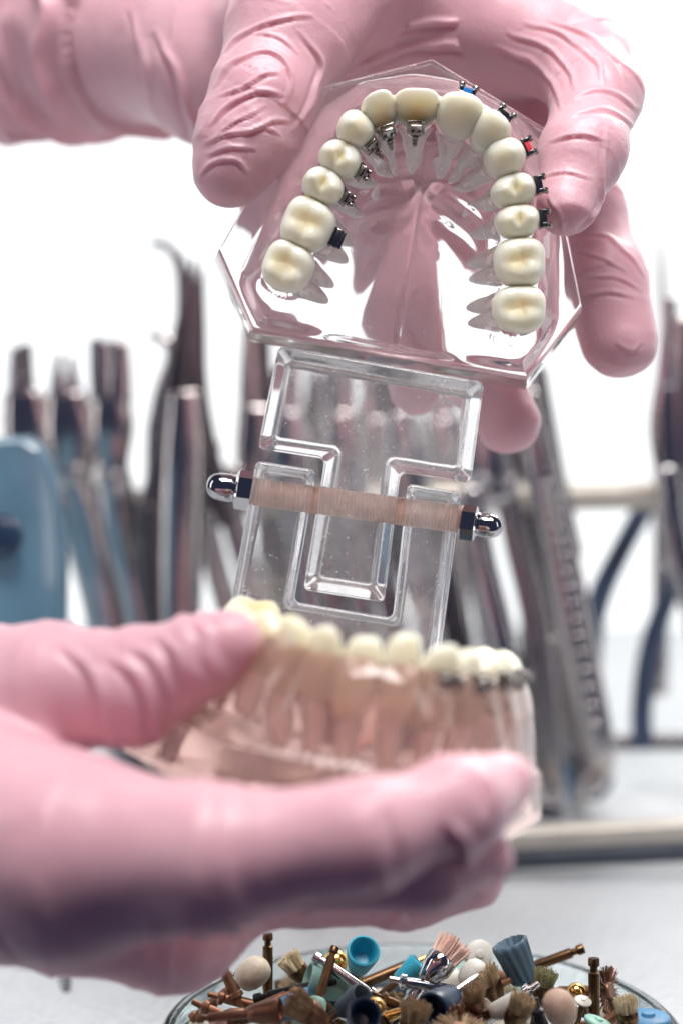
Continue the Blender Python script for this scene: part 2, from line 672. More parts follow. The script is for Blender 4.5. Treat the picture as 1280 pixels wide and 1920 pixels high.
# ---- upper teeth: px, py, width along arch, depth across arch, kind
UT = [
    (540, 500, 88, 94, 'molar'), (577, 422, 94, 98, 'molar'), (607, 350, 62, 82, 'premolar'), (638, 300, 64, 82, 'premolar'),
    (666, 246, 66, 70, 'canine'), (713, 214, 62, 66, 'incisor'), (780, 206, 80, 60, 'incisor'), (860, 219, 84, 76, 'central'),
    (914, 250, 70, 72, 'central'), (944, 297, 72, 76, 'canine'), (961, 358, 60, 84, 'premolar'), (968, 416, 60, 84, 'premolar'),
    (973, 492, 88, 96, 'molar'), (972, 580, 84, 100, 'molar')]
DCR = 33.75
uc = np.array([UJ.l(P(a, b, DCR))[:2] for a, b, *_ in UT])
mid_u = np.array([0.25, -0.6])


def crown(kind, a, b, H, seed):
    """tooth crown in (tangent, outward, occlusal) axes; returns verts, faces, stain"""
    rg = np.random.default_rng(seed)
    prof = [(0.0, -1.0), (0.60, -1.0), (0.76, -0.8), (0.90, -0.5), (0.985, -0.15), (1.0, 0.12), (0.975, 0.36), (0.92, 0.55),
            (0.83, 0.70), (0.70, 0.79), (0.55, 0.84), (0.40, 0.86), (0.25, 0.87), (0.12, 0.875), (0.0, 0.875)]
    e = {'molar': 2.7, 'premolar': 2.3, 'canine': 2.15, 'incisor': 3.0, 'central': 2.5}[kind]
    ph = rg.uniform(0, 6.28)

    def rm(t, z):
        return (abs(math.cos(t)) ** e + abs(math.sin(t)) ** e) ** (-1 / e) * (1 + 0.025 * math.sin(3 * t + ph))
    V, F = lathe(prof, 40, rm)
    x, y, z = V[:, 0], V[:, 1], V[:, 2]
    top = sstep(0.25, 0.8, z)
    st = np.zeros(len(V))
    g = lambda cx, cy, s: np.exp(-((x - cx) ** 2 + (y - cy) ** 2) / (2 * s * s))
    dz = np.zeros(len(V))
    if kind == 'molar':
        for sx in (-1, 1):
            for sy in (-1, 1):
                dz += 0.15 * g(sx * .48 + rg.uniform(-.12, .12), sy * .46 + rg.uniform(-.12, .12), .26)
        dz -= 0.12 * g(0, 0, .3)
        dz -= 0.02 * np.exp(-((x + 0.1 * np.sin(5 * y + ph)) / .10) ** 2) + 0.03 * np.exp(-((y - 0.08 * np.sin(4 * x)) / .10) ** 2)
        st = (0.62 * g(rg.uniform(-.15, .15), rg.uniform(-.15, .15), .34) + 0.3 * g(rg.uniform(-.3, .3), -.35, .22)) * top
    elif kind == 'premolar':
        dz += 0.30 * g(0, .50, .30) + 0.22 * g(0, -.48, .28) - 0.18 * g(0, 0, .2)
        dz -= 0.07 * np.exp(-(y / .10) ** 2)
        st = 0.5 * g(rg.uniform(-.1, .1), -.1, .36) * top
    elif kind == 'canine':
        dz += 0.42 * g(0, .15, .42)
        st = 0.30 * g(0, -.35, .4) * top
    elif kind == 'incisor':
        dz += 0.85 * (y - 0.25) - 0.15 * g(0, -.15, .4)
        st = 0.45 * g(0, -.35, .38) * top
    else:
        dz += 0.30 * y + 0.18 * g(0, .25, .5)
        st = 0.25 * g(0, -.3, .5) * top
    V[:, 2] = z + dz * top
    if kind in ('incisor', 'central'):
        # wider at the biting edge, tapered to the tongue side
        V[:, 0] *= 1 + 0.16 * y
    V = V * np.array([a, b, H])
    return V, F, st


def root_mesh(a, b, L, lean, kind):
    """tapered root(s) hanging below z=0 in crown axes, leaning towards the tongue side"""
    out = []
    cones = {'molar': [(-.42, -.45, 1.0), (.42, -.45, .95), (0, .45, .9)], 'premolar': [(0, 0, 1.0)]}.get(kind, [(0, 0, 1.15)])
    for ox, oy, k in cones:
        ra, rb = (a * 0.46, b * 0.42) if len(cones) > 1 else (a * 0.66, b * 0.62)
        prof = [(0, 0.0), (0.9, 0.0), (1.0, -0.1), (0.93, -0.3), (0.78, -0.55), (0.52, -0.8), (0.26, -0.95), (0, -1.0)]
        V, F = lathe(prof, 14)
        t = -V[:, 2]
        V = np.column_stack([V[:, 0] * ra + ox * a * 0.8, V[:, 1] * rb + oy * b * 0.8 - lean * L * k * t, V[:, 2] * L * k])
        out.append((V, F))
    return merge(out)


def axes_for(i, C, mid):
    """tangent/outward of an arch at tooth i (local 2D)"""
    a = C[max(0, i - 1)]
    b = C[min(len(C) - 1, i + 1)]
    t = (b - a) / np.linalg.norm(b - a)
    n = np.array([-t[1], t[0]])
    if n @ (C[i] - mid) < 0:
        n = -n
    return t, n


def bracket(style):
    """small bracket in axes x=along arch, y=away from the tooth, z=occlusal; 0 at pad. Returns list of (mesh, matname)"""
    parts = []
    if style == 'labial':
        v, f = rbox(0.30, 0.05, 0.26, 0.012); parts.append((xf(v, None, (0, 0.02, 0)), f, 0))
        v, f = rbox(0.24, 0.10, 0.07, 0.015); parts.append((xf(v, None, (0, 0.075, 0.08)), f, 1))
        v, f = rbox(0.24, 0.10, 0.07, 0.015); parts.append((xf(v, None, (0, 0.075, -0.08)), f, 1))
        for s in (-1, 1):
            v, f = rbox(0.065, 0.09, 0.25, 0.015); parts.append((xf(v, None, (s * 0.105, 0.085, 0)), f, 0))
            v, f = lathe([(0, -0.05), (0.03, -0.045), (0.034, 0.0), (0.05, 0.03), (0.058, 0.06), (0.046, 0.095), (0, 0.108)], 12)
            Mx = np.array([[1, 0, 0], [0, 0, 1], [0, -1, 0]], float)
            parts.append((xf(v * np.array([1, 1, 0.75]), Mx, (s * 0.115, 0.125, 0.05)), f, 0))
    elif style == 'lingual':
        v, f = rbox(0.30, 0.05, 0.30, 0.012); parts.append((xf(v, None, (0, 0.02, 0)), f, 0))
        v, f = rbox(0.21, 0.13, 0.22, 0.025); parts.append((xf(v, None, (0, 0.10, 0.03)), f, 0))
        for s in (-1, 1):
            v, f = lathe([(0, -0.05), (0.036, -0.04), (0.042, 0.0), (0.036, 0.03), (0, 0.045)], 12)
            Mx = np.array([[1, 0, 0], [0, 0, 1], [0, -1, 0]], float)
            parts.append((xf(v, Mx, (s * 0.07, 0.18, -0.01)), f, 0))
        v, f = lathe([(0, -0.30), (0.025, -0.29), (0.045, -0.22), (0.03, -0.19), (0.06, -0.13), (0.045, -0.10), (0.075, -0.03), (0, 0.0)], 12)
        parts.append((xf(v, None, (0, 0.10, -0.08)), f, 0))
    else:  # tube
        v, f = rbox(0.34, 0.05, 0.28, 0.012); parts.append((xf(v, None, (0, 0.02, 0)), f, 0))
        v, f = rbox(0.33, 0.15, 0.17, 0.03); parts.append((xf(v, None, (0, 0.11, 0.03)), f, 0))
        v, f = rbox(0.31, 0.05, 0.05, 0.015); parts.append((xf(v, None, (0, 0.20, 0.03)), f, 0))
    V, F, idx, n = [], [], [], 0
    for v, f, mi in parts:
        V.append(v); F += [tuple(i + n for i in q) for q in f]; idx += [mi] * len(f); n += len(v)
    return np.vstack(V), F, idx


BR = {1: ('tube', -1, 'darksteel'), 2: ('lingual', -1, 'darksteel'), 3: ('lingual', -1, 'darksteel'), 4: ('lingual', -1, 'darksteel'),
      5: ('lingual', -1, 'darksteel'), 6: ('lingual', -1, 'darksteel'), 7: ('labial', 1, 'tieblue'), 8: ('labial', 1, 'darksteel'),
      9: ('labial', 1, 'tiered'), 10: ('labial', 1, 'darksteel'), 11: ('labial', 1, 'darksteel')}

H_U = 0.46
zc = UJ.l(P(745, 400, DCR))[2]


def rim_at(Vc, direction, zl):
    """how far a crown reaches in +-y near height zl"""
    m = (abs(Vc[:, 2] - zl) < 0.12) & (abs(Vc[:, 0]) < 0.12)
    return (Vc[m, 1] * direction).max() if m.any() else 0.3


for i, (px, py, w, h, kind) in enumerate(UT):
    t, n = axes_for(i, uc, mid_u)
    a, b = pr(w, DCR) / 2 * 1.06, pr(h, DCR) / 2
    V, F, st = crown(kind, a, b, H_U, 100 + i)
    A = np.zeros((3, 3)); A[:2, 0] = t; A[:2, 1] = n; A[2, 2] = 1
    if np.linalg.det(A) < 0:
        F = [q[::-1] for q in F]
    o3 = np.array([uc[i][0], uc[i][1], zc])
    # lean the crowns a little outwards
    tl = 0.10 if kind in ('incisor', 'central', 'canine') else 0.05
    Vt = V.copy(); Vt[:, 1] += tl * V[:, 2]
    T = build('tooth', UJ.w(xf(Vt, A, o3)), F, M['tooth'], MODEL, attr=st)
    Lr = {'molar': 0.85, 'premolar': 0.95}.get(kind, 1.05)
    V2, F2 = root_mesh(a, b, Lr, 0.62 if kind in ('molar', 'premolar') else 0.55, kind)
    V2[:, 2] -= H_U * 0.93
    if np.linalg.det(A) < 0:
        F2 = [q[::-1] for q in F2]
    build('root', UJ.w(xf(V2, A, o3)), F2, M['root'], T)
    if i in BR:
        style, sd, mm = BR[i]
        Vb, Fb, idx = bracket(style)
        zl = {'tube': -0.05, 'labial': 0.10, 'lingual': -0.02}[style]
        if kind == 'incisor':
            zl = 0.0
        reach = rim_at(Vt, sd, zl)
        Ab = np.zeros((3, 3)); Ab[:2, 1] = n * sd; Ab[2, 2] = 1
        Ab[:2, 0] = t
        if style == 'lingual':
            k = math.radians(38 if kind in ('incisor', 'canine') else 18)     # pads lie on the sloping tongue side
            y3, z3 = Ab[:, 1].copy(), Ab[:, 2].copy()
            Ab[:, 1] = y3 * math.cos(k) + z3 * math.sin(k)
            Ab[:, 2] = z3 * math.cos(k) - y3 * math.sin(k)
        if np.linalg.det(Ab) < 0:
            Fb = [q[::-1] for q in Fb]
        off = n * sd * (reach - 0.015)
        Vb = Vb * (1.15 if style == 'labial' else 1.08)
        Bo = build('bracket', UJ.w(xf(Vb, Ab, o3 + np.array([off[0], off[1], zl]))), Fb, [M['darksteel'], M[mm]], T, sharp=40, matidx=idx)
        if mm == 'tieblue':
            Bo['label'] = 'bracket with blue elastic tie'
        if mm == 'tiered':
            Bo['label'] = 'bracket with red elastic tie'

# ---- upper clear base
UOUT = [(578, 187), (805, 130), (1020, 262), (1088, 598), (985, 731), (467, 640), (401, 492)]
DB = 36.3
uo = np.array([UJ.l(P(a, b, DB))[:2] for a, b in UOUT])
arch_line = np.vstack([uc[0] + (uc[0] - uc[1]) * 0.45, uc, uc[-1] + (uc[-1] - uc[-2]) * 0.5])
pal_poly = np.vstack([uc[0] + (uc[0] - uc[1]) * 1.5, uc, uc[-1] + (uc[-1] - uc[-2]) * 1.5])
gum_z = zc - H_U * 0.55
tooth_r = np.array([pr(w + h, DCR) / 4 for _, _, w, h, _ in UT])


def h_upper(q):
    d = polyline_dist(q, arch_line)
    ins = inside(q, pal_poly)
    ridge = gum_z * np.where(ins, sstep(1.6, 0.25, d), sstep(0.95, 0.34, d))
    h = ridge
    # collars around every tooth neck and scallops between
    dt = np.linalg.norm(q[:, None, :] - uc[None], axis=2) / tooth_r[None]
    col_ = np.exp(-((dt - 1.08) / 0.16) ** 2).max(1)
    h = h + 0.05 * col_
    # vault of the palate
    dome = sstep(0.45, 1.5, d) * ins
    h = h - 0.32 * dome
    # rugae and midline
    m = ins * sstep(0.45, 0.8, d)
    ang = np.arctan2(q[:, 0] - 0.35, q[:, 1] + 1.2)
    rad = np.hypot(q[:, 0] - 0.35, (q[:, 1] + 1.2))
    rug = np.sin(rad * 13 + 2.2 * np.abs(ang) + 1.5 * vnoise(np.column_stack([q * 1.7, np.zeros(len(q))])))
    front = sstep(-0.6, 0.5, q[:, 1])
    h = h + m * front * 0.065 * rug * sstep(0.06, 0.25, np.abs(q[:, 0] - 0.33))
    h = h + m * 0.035 * np.exp(-((q[:, 0] - 0.33) / 0.05) ** 2)
    # buccal ripple outside
    h = h + (~ins) * 0.02 * np.sin(6 * np.arctan2(q[:, 1], q[:, 0]) * 3) * sstep(0.9, 0.5, d)
    h = h + 0.02 * (vnoise(np.column_stack([q * 2.3 + 9, np.zeros(len(q))])) - 0.5)
    return h


V, F = jaw_block(uo, h_upper, DB - 34.8, 0.94)
build('upper_jaw_base', UJ.w(V), F, M['acrylic'], MODEL, sharp=32)

# ---- hinge plates, bolt and cap nuts (same roll as the upper jaw)
DH = 34.55
UPL = [(520, 646), (909, 714), (884, 908), (752, 888), (722, 1132), (566, 1108), (607, 862), (481, 843)]
LPL = [(479, 862), (594, 880), (552, 1128), (735, 1158), (763, 905), (866, 922), (812, 1345), (402, 1290)]
up2 = [UJ.l(P(a, b, DH))[:2] for a, b in UPL]
lp2 = [UJ.l(P(a, b, DH))[:2] for a, b in LPL]
zf = UJ.l(P(640, 900, DH))[2]
V, F = prism(up2, zf - 1.18, zf, 0.09, 5, corner=0.12, draft=0.25)
build('upper_hinge_plate', UJ.w(V), F, M['worn_acrylic'], MODEL, wn=True)
V, F = prism(lp2, zf - 1.20, zf - 0.02, 0.09, 5, corner=0.12, draft=0.15)
build('lower_hinge_plate', UJ.w(V), F, M['worn_acrylic'], MODEL, wn=True)

dR = DH + 0.55
pa, pb = P(470, 921, dR), P(872, 975, dR)
ax = (pb - pa); Lr = np.linalg.norm(ax); ax /= Lr
prof = [(0, -0.05)]
npt = int(Lr / 0.06)
rr = pr(27, dR)
for k in range(npt):
    z = Lr * k / npt
    prof += [(rr, z), (rr * 0.94, z + 0.5 * Lr / npt)]
prof += [(rr, Lr), (0, Lr + 0.05)]
V, F = lathe(prof, 28)
BOLT = build('hinge_bolt', xf(V, frame(ax), pa), F, M['rod'], MODEL, sharp=40)


def cap_nut(base, direction, s=1.0):
    hexr = lambda t, z: 1.0 / max(math.cos(((t + math.pi / 6) % (math.pi / 3)) - math.pi / 6), 0.5) if z < 0.36 * s else 1.0
    pf = [(0, 0), (0.30, 0.0), (0.335, 0.03), (0.335, 0.32), (0.31, 0.355), (0.30, 0.365), (0.265, 0.385), (0.255, 0.42), (0.268, 0.45),
          (0.270, 0.60), (0.262, 0.70), (0.235, 0.79), (0.19, 0.86), (0.13, 0.905), (0.06, 0.925), (0, 0.93)]
    pf = [(r * s, z * s) for r, z in pf]
    V, F = lathe(pf, 48, hexr)
    return xf(V, frame(direction), base), F


V, F = cap_nut(P(477, 922, dR - 0.05), -ax + np.array([0, 0, 0.015]))
build('cap_nut', V, F, M['chrome'], BOLT, sharp=28)
V, F = cap_nut(P(862, 978, dR - 0.05), ax + np.array([0, -0.12, 0.0]), 0.88)
build('cap_nut', V, F, M['chrome'], BOLT, sharp=28)

# ---- lower jaw: occlusal plane about level, rolled with the rest; x right, y away from camera, z up
tl = math.radians(10.0)
exl = np.array([math.cos(tl), 0, -math.sin(tl)])
ezl = np.array([math.sin(tl), 0.0, math.cos(tl)])
eyl = np.cross(ezl, exl)
tp = math.radians(4.5)                  # back of the lower jaw tips slightly down
eyl, ezl = eyl * math.cos(tp) - ezl * math.sin(tp), ezl * math.cos(tp) + eyl * math.sin(tp)
LJ = Frame(P(676, 1391, 28.3), exl, eyl, ezl)
WL, LL = 2.06, 4.2
lt_w = [0.50, 0.54, 0.60, 0.66, 0.68, 0.98, 0.95]
kinds = ['incisor', 'incisor', 'canine', 'premolar', 'premolar', 'molar', 'molar']


def arch_pt(s):
    # s: 0..1 from front to back
    y = LL * s ** 1.55
    x = WL * math.sin(min(1.0, s ** 0.80) * math.pi / 2) * 1.0
    return np.array([x, y])


smp = np.array([arch_pt(s) for s in np.linspace(0, 1.0, 200)])
cum = np.concatenate([[0], np.cumsum(np.linalg.norm(np.diff(smp, axis=0), axis=1))])
tot = cum[-1]
scale_w = tot / sum(lt_w)
pos, half = 0.0, []
for w in lt_w:
    ww = w * scale_w
    c = pos + ww / 2
    half.append((np.array([np.interp(c, cum, smp[:, 0]), np.interp(c, cum, smp[:, 1])]), ww))
    pos += ww
y0 = -1.9                               # front of the arch in jaw axes
LTC, LTW, LTK = [], [], []
for k in range(6, -1, -1):
    LTC.append(half[k][0] * np.array([-1, 1]) + [0, y0]); LTW.append(half[k][1]); LTK.append(kinds[k])
for k in range(7):
    LTC.append(half[k][0] + [0, y0]); LTW.append(half[k][1]); LTK.append(kinds[k])
LTC = np.array(LTC)
mid_l = np.array([0.0, y0 + 2.2])
GZ = 1.32                                # gum crest above the rim of the base
for i in range(14):
    kind = LTK[i]
    t, n = axes_for(i, LTC, mid_l)
    a = LTW[i] / 2 * 1.12
    b = {'incisor': 0.30, 'canine': 0.36, 'premolar': 0.40, 'molar': 0.50}[kind]
    H = {'incisor': 0.58, 'canine': 0.58, 'premolar': 0.50, 'molar': 0.46}[kind]
    V, F, st = crown({'canine': 'central'}.get(kind, kind), a, b, H, 300 + i)
    st = np.clip(st + (0.30 if i < 8 else 0.12), 0, 1)
    A = np.zeros((3, 3)); A[:2, 0] = t; A[:2, 1] = n; A[2, 2] = 1
    if np.linalg.det(A) < 0:
        F = [q[::-1] for q in F]
    rl = np.random.default_rng(900 + i)
    V[:, 2] += V[:, 0] * rl.uniform(-0.22, 0.22); V[:, 1] += V[:, 2] * rl.uniform(-0.15, 0.2); V *= rl.uniform(0.9, 1.08)
    o3 = np.array([LTC[i][0], LTC[i][1] + rl.uniform(-.06, .06), rl.uniform(-.07, .08) + GZ - 0.13 + (0.02 if i < 3 else 0.08) * (kind == 'molar')])
    T = build('tooth', LJ.w(xf(V, A, o3)), F, M['tooth'], MODEL, attr=st)
    V2, F2 = root_mesh(a, b, 1.05, 0.12, 'premolar' if kind != 'molar' else 'molar')
    V2[:, 2] -= H * 0.93
    if np.linalg.det(A) < 0:
        F2 = [q[::-1] for q in F2]
    build('root', LJ.w(xf(V2, A, o3)), F2, M['root'], T)
    if i in (8, 9, 10, 11):
        Vb, Fb, idx = bracket('labial')
        reach = rim_at(V, 1, 0)
        Ab = np.zeros((3, 3)); Ab[:2, 0] = t; Ab[:2, 1] = n; Ab[2, 2] = 1
        if np.linalg.det(Ab) < 0:
            Fb = [q[::-1] for q in Fb]
        off = n * (reach + 0.01)
        Vb = Vb * 1.25
        build('bracket', LJ.w(xf(Vb, Ab, o3 + np.array([off[0], off[1], 0.16]))), Fb, [M['darksteel'], M['darksteel']], T, sharp=40, matidx=idx)

larch = np.vstack([LTC[0] + (LTC[0] - LTC[1]) * 0.5, LTC, LTC[-1] + (LTC[-1] - LTC[-2]) * 0.5])
lpal = np.vstack([LTC[0] + (LTC[0] - LTC[1]) * 1.6, LTC, LTC[-1] + (LTC[-1] - LTC[-2]) * 1.6])
lr = np.array([(w / 2 + 0.38) / 2 for w in LTW])


def h_lower(q):
    d = polyline_dist(q, larch)
    ins = inside(q, lpal)
    h = GZ * np.where(ins, sstep(0.98, 0.36, d), sstep(1.30, 0.26, d))
    # root bulges on the outer side
    dt = np.linalg.norm(q[:, None, :] - LTC[None], axis=2)
    h = h + 0.16 * np.exp(-((dt - 0.55) / 0.22) ** 2).max(1) * (~ins)
    h = h - 0.25 * sstep(0.5, 1.4, d) * ins
    return h + 0.03 * (vnoise(np.column_stack([q * 2.0 + 3, np.zeros(len(q))])) - 0.5)


lo = [(-3.55, 2.0), (-3.62, 0.2), (-2.1, -2.55), (0.1, -3.05), (2.05, -2.5), (2.98, 0.2), (2.95, 2.0), (1.8, 3.25), (-2.3, 3.25)]
V, F = jaw_block(lo, h_lower, 0.80, 0.95)
build('lower_jaw_base', LJ.w(V), F, M['blush_acrylic'], MODEL, sharp=32)


# ------------------------------------------------------------------ gloved hands (one continuous surface each)
def smin(a, b, k):
    h = np.clip(0.5 + 0.5 * (b - a) / k, 0, 1)
    return b * (1 - h) + a * h - k * h * (1 - h)


def cone_d(p, a, ra, b, rb):
    ab = b - a
    x, y, z = p[:, 0] - a[0], p[:, 1] - a[1], p[:, 2] - a[2]
    t = np.clip((x * ab[0] + y * ab[1] + z * ab[2]) / (ab @ ab), 0, 1)
    x -= t * ab[0]; y -= t * ab[1]; z -= t * ab[2]
    return np.sqrt(x * x + y * y + z * z) - (ra + (rb - ra) * t), t


def hand_sdf(groups):
    """groups: list of (chain [(px,py,d,r)], k_in, k_join)"""
    ch = []
    for chain, ki, kj in groups:
        ch.append(([(P(a, b, d).astype(np.float32), pr(r, d)) for a, b, d, r in chain], ki, kj))

    def f(p):
        tot = None
        for c, ki, kj in ch:
            g = None
            for (a, ra), (b, rb) in zip(c[:-1], c[1:]):
                d, _ = cone_d(p, a, ra, b, rb)
                g = d if g is None else smin(g, d, ki)
            tot = g if tot is None else smin(tot, g, kj)
        return tot

    def nearest(p):
        """index of the nearest chain, arclength along it, distance to nearest joint"""
        best = np.full(len(p), 1e9); ci = np.zeros(len(p), int); s = np.zeros(len(p)); ax = np.zeros((len(p), 3)); jd = np.zeros(len(p)); tt = np.zeros(len(p))
        for k, (c, _, _) in enumerate(ch):
            L = 0.0
            tl_ = sum(np.linalg.norm(c[i + 1][0] - c[i][0]) for i in range(len(c) - 1))
            for (a, ra), (b, rb) in zip(c[:-1], c[1:]):
                d, t = cone_d(p, a, ra, b, rb)
                ln = np.linalg.norm(b - a)
                m = d < best
                best[m] = d[m]; ci[m] = k; s[m] = L + t[m] * ln; ax[m] = (b - a) / ln
                jd[m] = np.minimum(t[m], 1 - t[m]) * ln; tt[m] = (L + t[m] * ln) / tl_
                L += ln
        return ci, s, ax, jd, tt
    return f, nearest, ch


def surface_nets(f, lo, hi, h):
    n = np.ceil((hi - lo) / h).astype(int) + 1
    xs = [lo[k] + h * np.arange(n[k]) for k in range(3)]
    B = 8
    nb = -(-n // B)
    n = nb * B
    xs = [lo[k] + h * np.arange(n[k]) for k in range(3)]
    bi = np.stack(np.meshgrid(*[np.arange(k) for k in nb], indexing='ij'), -1).reshape(-1, 3)
    cen = lo + h * (bi * B + (B - 1) / 2)
    fc = f(cen.astype(np.float32))
    G = np.repeat(np.repeat(np.repeat(fc.reshape(nb), B, 0), B, 1), B, 2).astype(np.float32)
    near_ = np.abs(fc) < B * h * 0.87 * 1.35 + 0.1
    off = np.stack(np.meshgrid(*[np.arange(B)] * 3, indexing='ij'), -1).reshape(-1, 3)
    nbk = bi[near_]
    for i0 in range(0, len(nbk), 1500):
        ix = (nbk[i0:i0 + 1500, None, :] * B + off[None]).reshape(-1, 3)
        G[ix[:, 0], ix[:, 1], ix[:, 2]] = f((lo + h * ix).astype(np.float32))
    s = G < 0
    cs = np.zeros(n - 1, np.int8)
    for dx in (0, 1):
        for dy in (0, 1):
            for dz in (0, 1):
                cs += s[dx:n[0] - 1 + dx, dy:n[1] - 1 + dy, dz:n[2] - 1 + dz]
    act = (cs > 0) & (cs < 8)
    I = np.argwhere(act)
    idx = np.full(act.shape, -1, np.int64)
    idx[act] = np.arange(len(I))
    acc = np.zeros((len(I), 3)); cnt = np.zeros(len(I))
    for ax in range(3):
        o1, o2 = [k for k in range(3) if k != ax]
        for u in (0, 1):
            for v in (0, 1):
                a = I.copy(); a[:, o1] += u; a[:, o2] += v
                b = a.copy(); b[:, ax] += 1
                ga = G[a[:, 0], a[:, 1], a[:, 2]]; gb = G[b[:, 0], b[:, 1], b[:, 2]]
                m = (ga < 0) != (gb < 0)
                t = np.where(m, ga / np.where(m, ga - gb, 1), 0)
                p = a.astype(float); p[:, ax] += t
                acc[m] += p[m]; cnt[m] += 1
    V = lo + h * acc / cnt[:, None]
    F = []
    for ax in range(3):
        o1, o2 = (ax + 1) % 3, (ax + 2) % 3
        sh = [slice(None)] * 3
        a_ = [slice(1, -1)] * 3; a_[ax] = slice(0, -1)
        b_ = [slice(1, -1)] * 3; b_[ax] = slice(1, None)
        sa, sb = s[tuple(a_)], s[tuple(b_)]
        E = np.argwhere(sa != sb)
        flip = sa[E[:, 0], E[:, 1], E[:, 2]]
        base = E.copy(); base[:, o1] += 1; base[:, o2] += 1      # grid node index of edge start
        def cell(u, v):
            c = base.copy(); c[:, o1] -= u; c[:, o2] -= v
            return idx[c[:, 0], c[:, 1], c[:, 2]]
        q = np.stack([cell(1, 1), cell(0, 1), cell(0, 0), cell(1, 0)], 1)
        q[~flip] = q[~flip][:, ::-1]
        F.append(q)
    F = np.vstack(F)
    F = F[(F >= 0).all(1)]
    return V, F


def make_hand(name, groups, res, wrinkle, label):
    f, nearest, ch = hand_sdf(groups)
    pts = np.array([p for c, _, _ in ch for p, r in c]); rs = np.array([r for c, _, _ in ch for p, r in c])
    lo = (pts - rs[:, None]).min(0) - 0.3; hi = (pts + rs[:, None]).max(0) + 0.3
    V, F = surface_nets(f, lo, hi, res)
    e = 0.01
    for _ in range(2):
        d = f(V)
        g = np.stack([f(V + np.eye(3)[k] * e) - d for k in range(3)], 1) / e
        g /= np.maximum(np.linalg.norm(g, axis=1), 1e-6)[:, None]
        V = V - g * d[:, None] * 0.9
    d = f(V)
    g = np.stack([f(V + np.eye(3)[k] * 0.03) - d for k in range(3)], 1)
    g /= np.maximum(np.linalg.norm(g, axis=1), 1e-6)[:, None]
    V = V + g * wrinkle(V, *nearest(V))[:, None]
    o = build(name, V, F, M['glove'])
    tag(o, label, 'hand', 'gloved hands')
    return o


def ridged(n, w=0.5):
    return np.clip(1 - np.abs(2 * n - 1) / w, 0, 1)


def fold(V, s, ax, fa, fc, seed):
    """folds running around the limb: high frequency along the axis, low across"""
    along = (V * ax).sum(1)
    perp = V - along[:, None] * ax
    q = perp * fc + ax * (along * fa)[:, None] + seed
    warp = vnoise(V * 0.9 + seed) * 1.2
    return vnoise(np.column_stack([along * fa + warp, (perp[:, 0] + perp[:, 2] * .7) * fc + seed, perp[:, 1] * fc]))


def to_px(V):
    q = V - CAM
    d = q @ FV
    return np.column_stack([640 + (q @ RV) / d * FPX, 960 - (q @ UV) / d * FPX])


def creases(V, ci, chain, lines):
    """raised folds with a sharp trough beside them, on the camera side of one finger"""
    px = to_px(V)
    px = px + 9 * (np.column_stack([vnoise(V * 2.2 + 1), vnoise(V * 2.2 + 31)]) - 0.5)
    out = np.zeros(len(V))
    for wpx, amp, pts in lines:
        pts = catmull(pts, 6)
        best = np.full(len(V), 1e9); side = np.zeros(len(V)); tt_ = np.zeros(len(V))
        for k, (a, b) in enumerate(zip(pts[:-1], pts[1:])):
            ab = b - a
            t = np.clip(((px - a) @ ab) / (ab @ ab), 0, 1)
            dv = px - a - t[:, None] * ab
            d = np.hypot(dv[:, 0], dv[:, 1])
            m = d < best
            best[m] = d[m]
            side[m] = np.sign(ab[0] * dv[m, 1] - ab[1] * dv[m, 0])
            tt_[m] = (k + t[m]) / (len(pts) - 1)
        sd = best * side
        wpx = 0.6 * wpx
        taper = np.clip(4 * tt_, 0, 1) * np.clip(4 * (1 - tt_), 0, 1)
        taper = 0.25 + 0.75 * taper
        prof = np.exp(-(sd / wpx) ** 2) - 0.75 * np.exp(-((sd - 1.7 * wpx) / (0.9 * wpx)) ** 2)
        end = ((tt_ > 0.002) & (tt_ < 0.998)) | (best < wpx)
        out += 1.05 * amp * prof * taper * end
    return out * np.isin(ci, chain)


THUMB_CR = [
    (7, .045, [(418, 100), (450, 64), (505, 42), (590, 24)]), (7, .05, [(404, 158), (440, 116), (492, 98), (532, 112), (546, 150), (532, 192)]),
    (6, .045, [(412, 178), (450, 164), (488, 142), (518, 138)]), (7, .055, [(396, 232), (430, 196), (480, 172), (530, 178)]),
    (6, .05, [(384, 268), (420, 252), (465, 248), (510, 228), (538, 224)]), (5, .04, [(404, 252), (446, 226), (500, 200)]),
    (6, .05, [(374, 326), (402, 302), (442, 300), (464, 322)]), (5, .035, [(446, 262), (490, 240), (526, 252)]),
    (8, .045, [(560, 60), (600, 110), (590, 170), (552, 240)]), (5, .03, [(470, 60), (520, 70), (560, 100)]), (6, .04, [(385, 290), (430, 276), (480, 280)])]
INDEX_CR = [
    (8, .05, [(950, 60), (1010, 80), (1060, 120), (1078, 170)]), (7, .045, [(985, 40), (1060, 66), (1112, 110), (1128, 160)]),
    (7, .045, [(1030, 40), (1100, 62), (1150, 105), (1172, 150)]), (8, .05, [(930, 90), (990, 110), (1035, 150), (1052, 200)]),
    (6, .035, [(1060, 190), (1110, 170), (1160, 180), (1195, 205)]), (6, .035, [(1050, 225), (1105, 205), (1160, 215), (1190, 240)]),
    (6, .035, [(1030, 262), (1085, 250), (1140, 262)]), (6, .045, [(1138, 240), (1128, 310), (1124, 380), (1082, 432)]),
    (5, .03, [(1020, 330), (1060, 318), (1110, 330)]), (6, .04, [(1030, 372), (1048, 400), (1052, 436)])]
MIDDLE_CR = [
    (6, .04, [(1090, 430), (1140, 446), (1178, 482), (1205, 520)]), (5, .03, [(1085, 470), (1130, 480), (1170, 510)]),
    (6, .03, [(1090, 560), (1140, 548), (1190, 560)]), (5, .03, [(1095, 520), (1150, 520), (1200, 548)]), (5, .03, [(1150, 640), (1180, 655), (1200, 640)])]
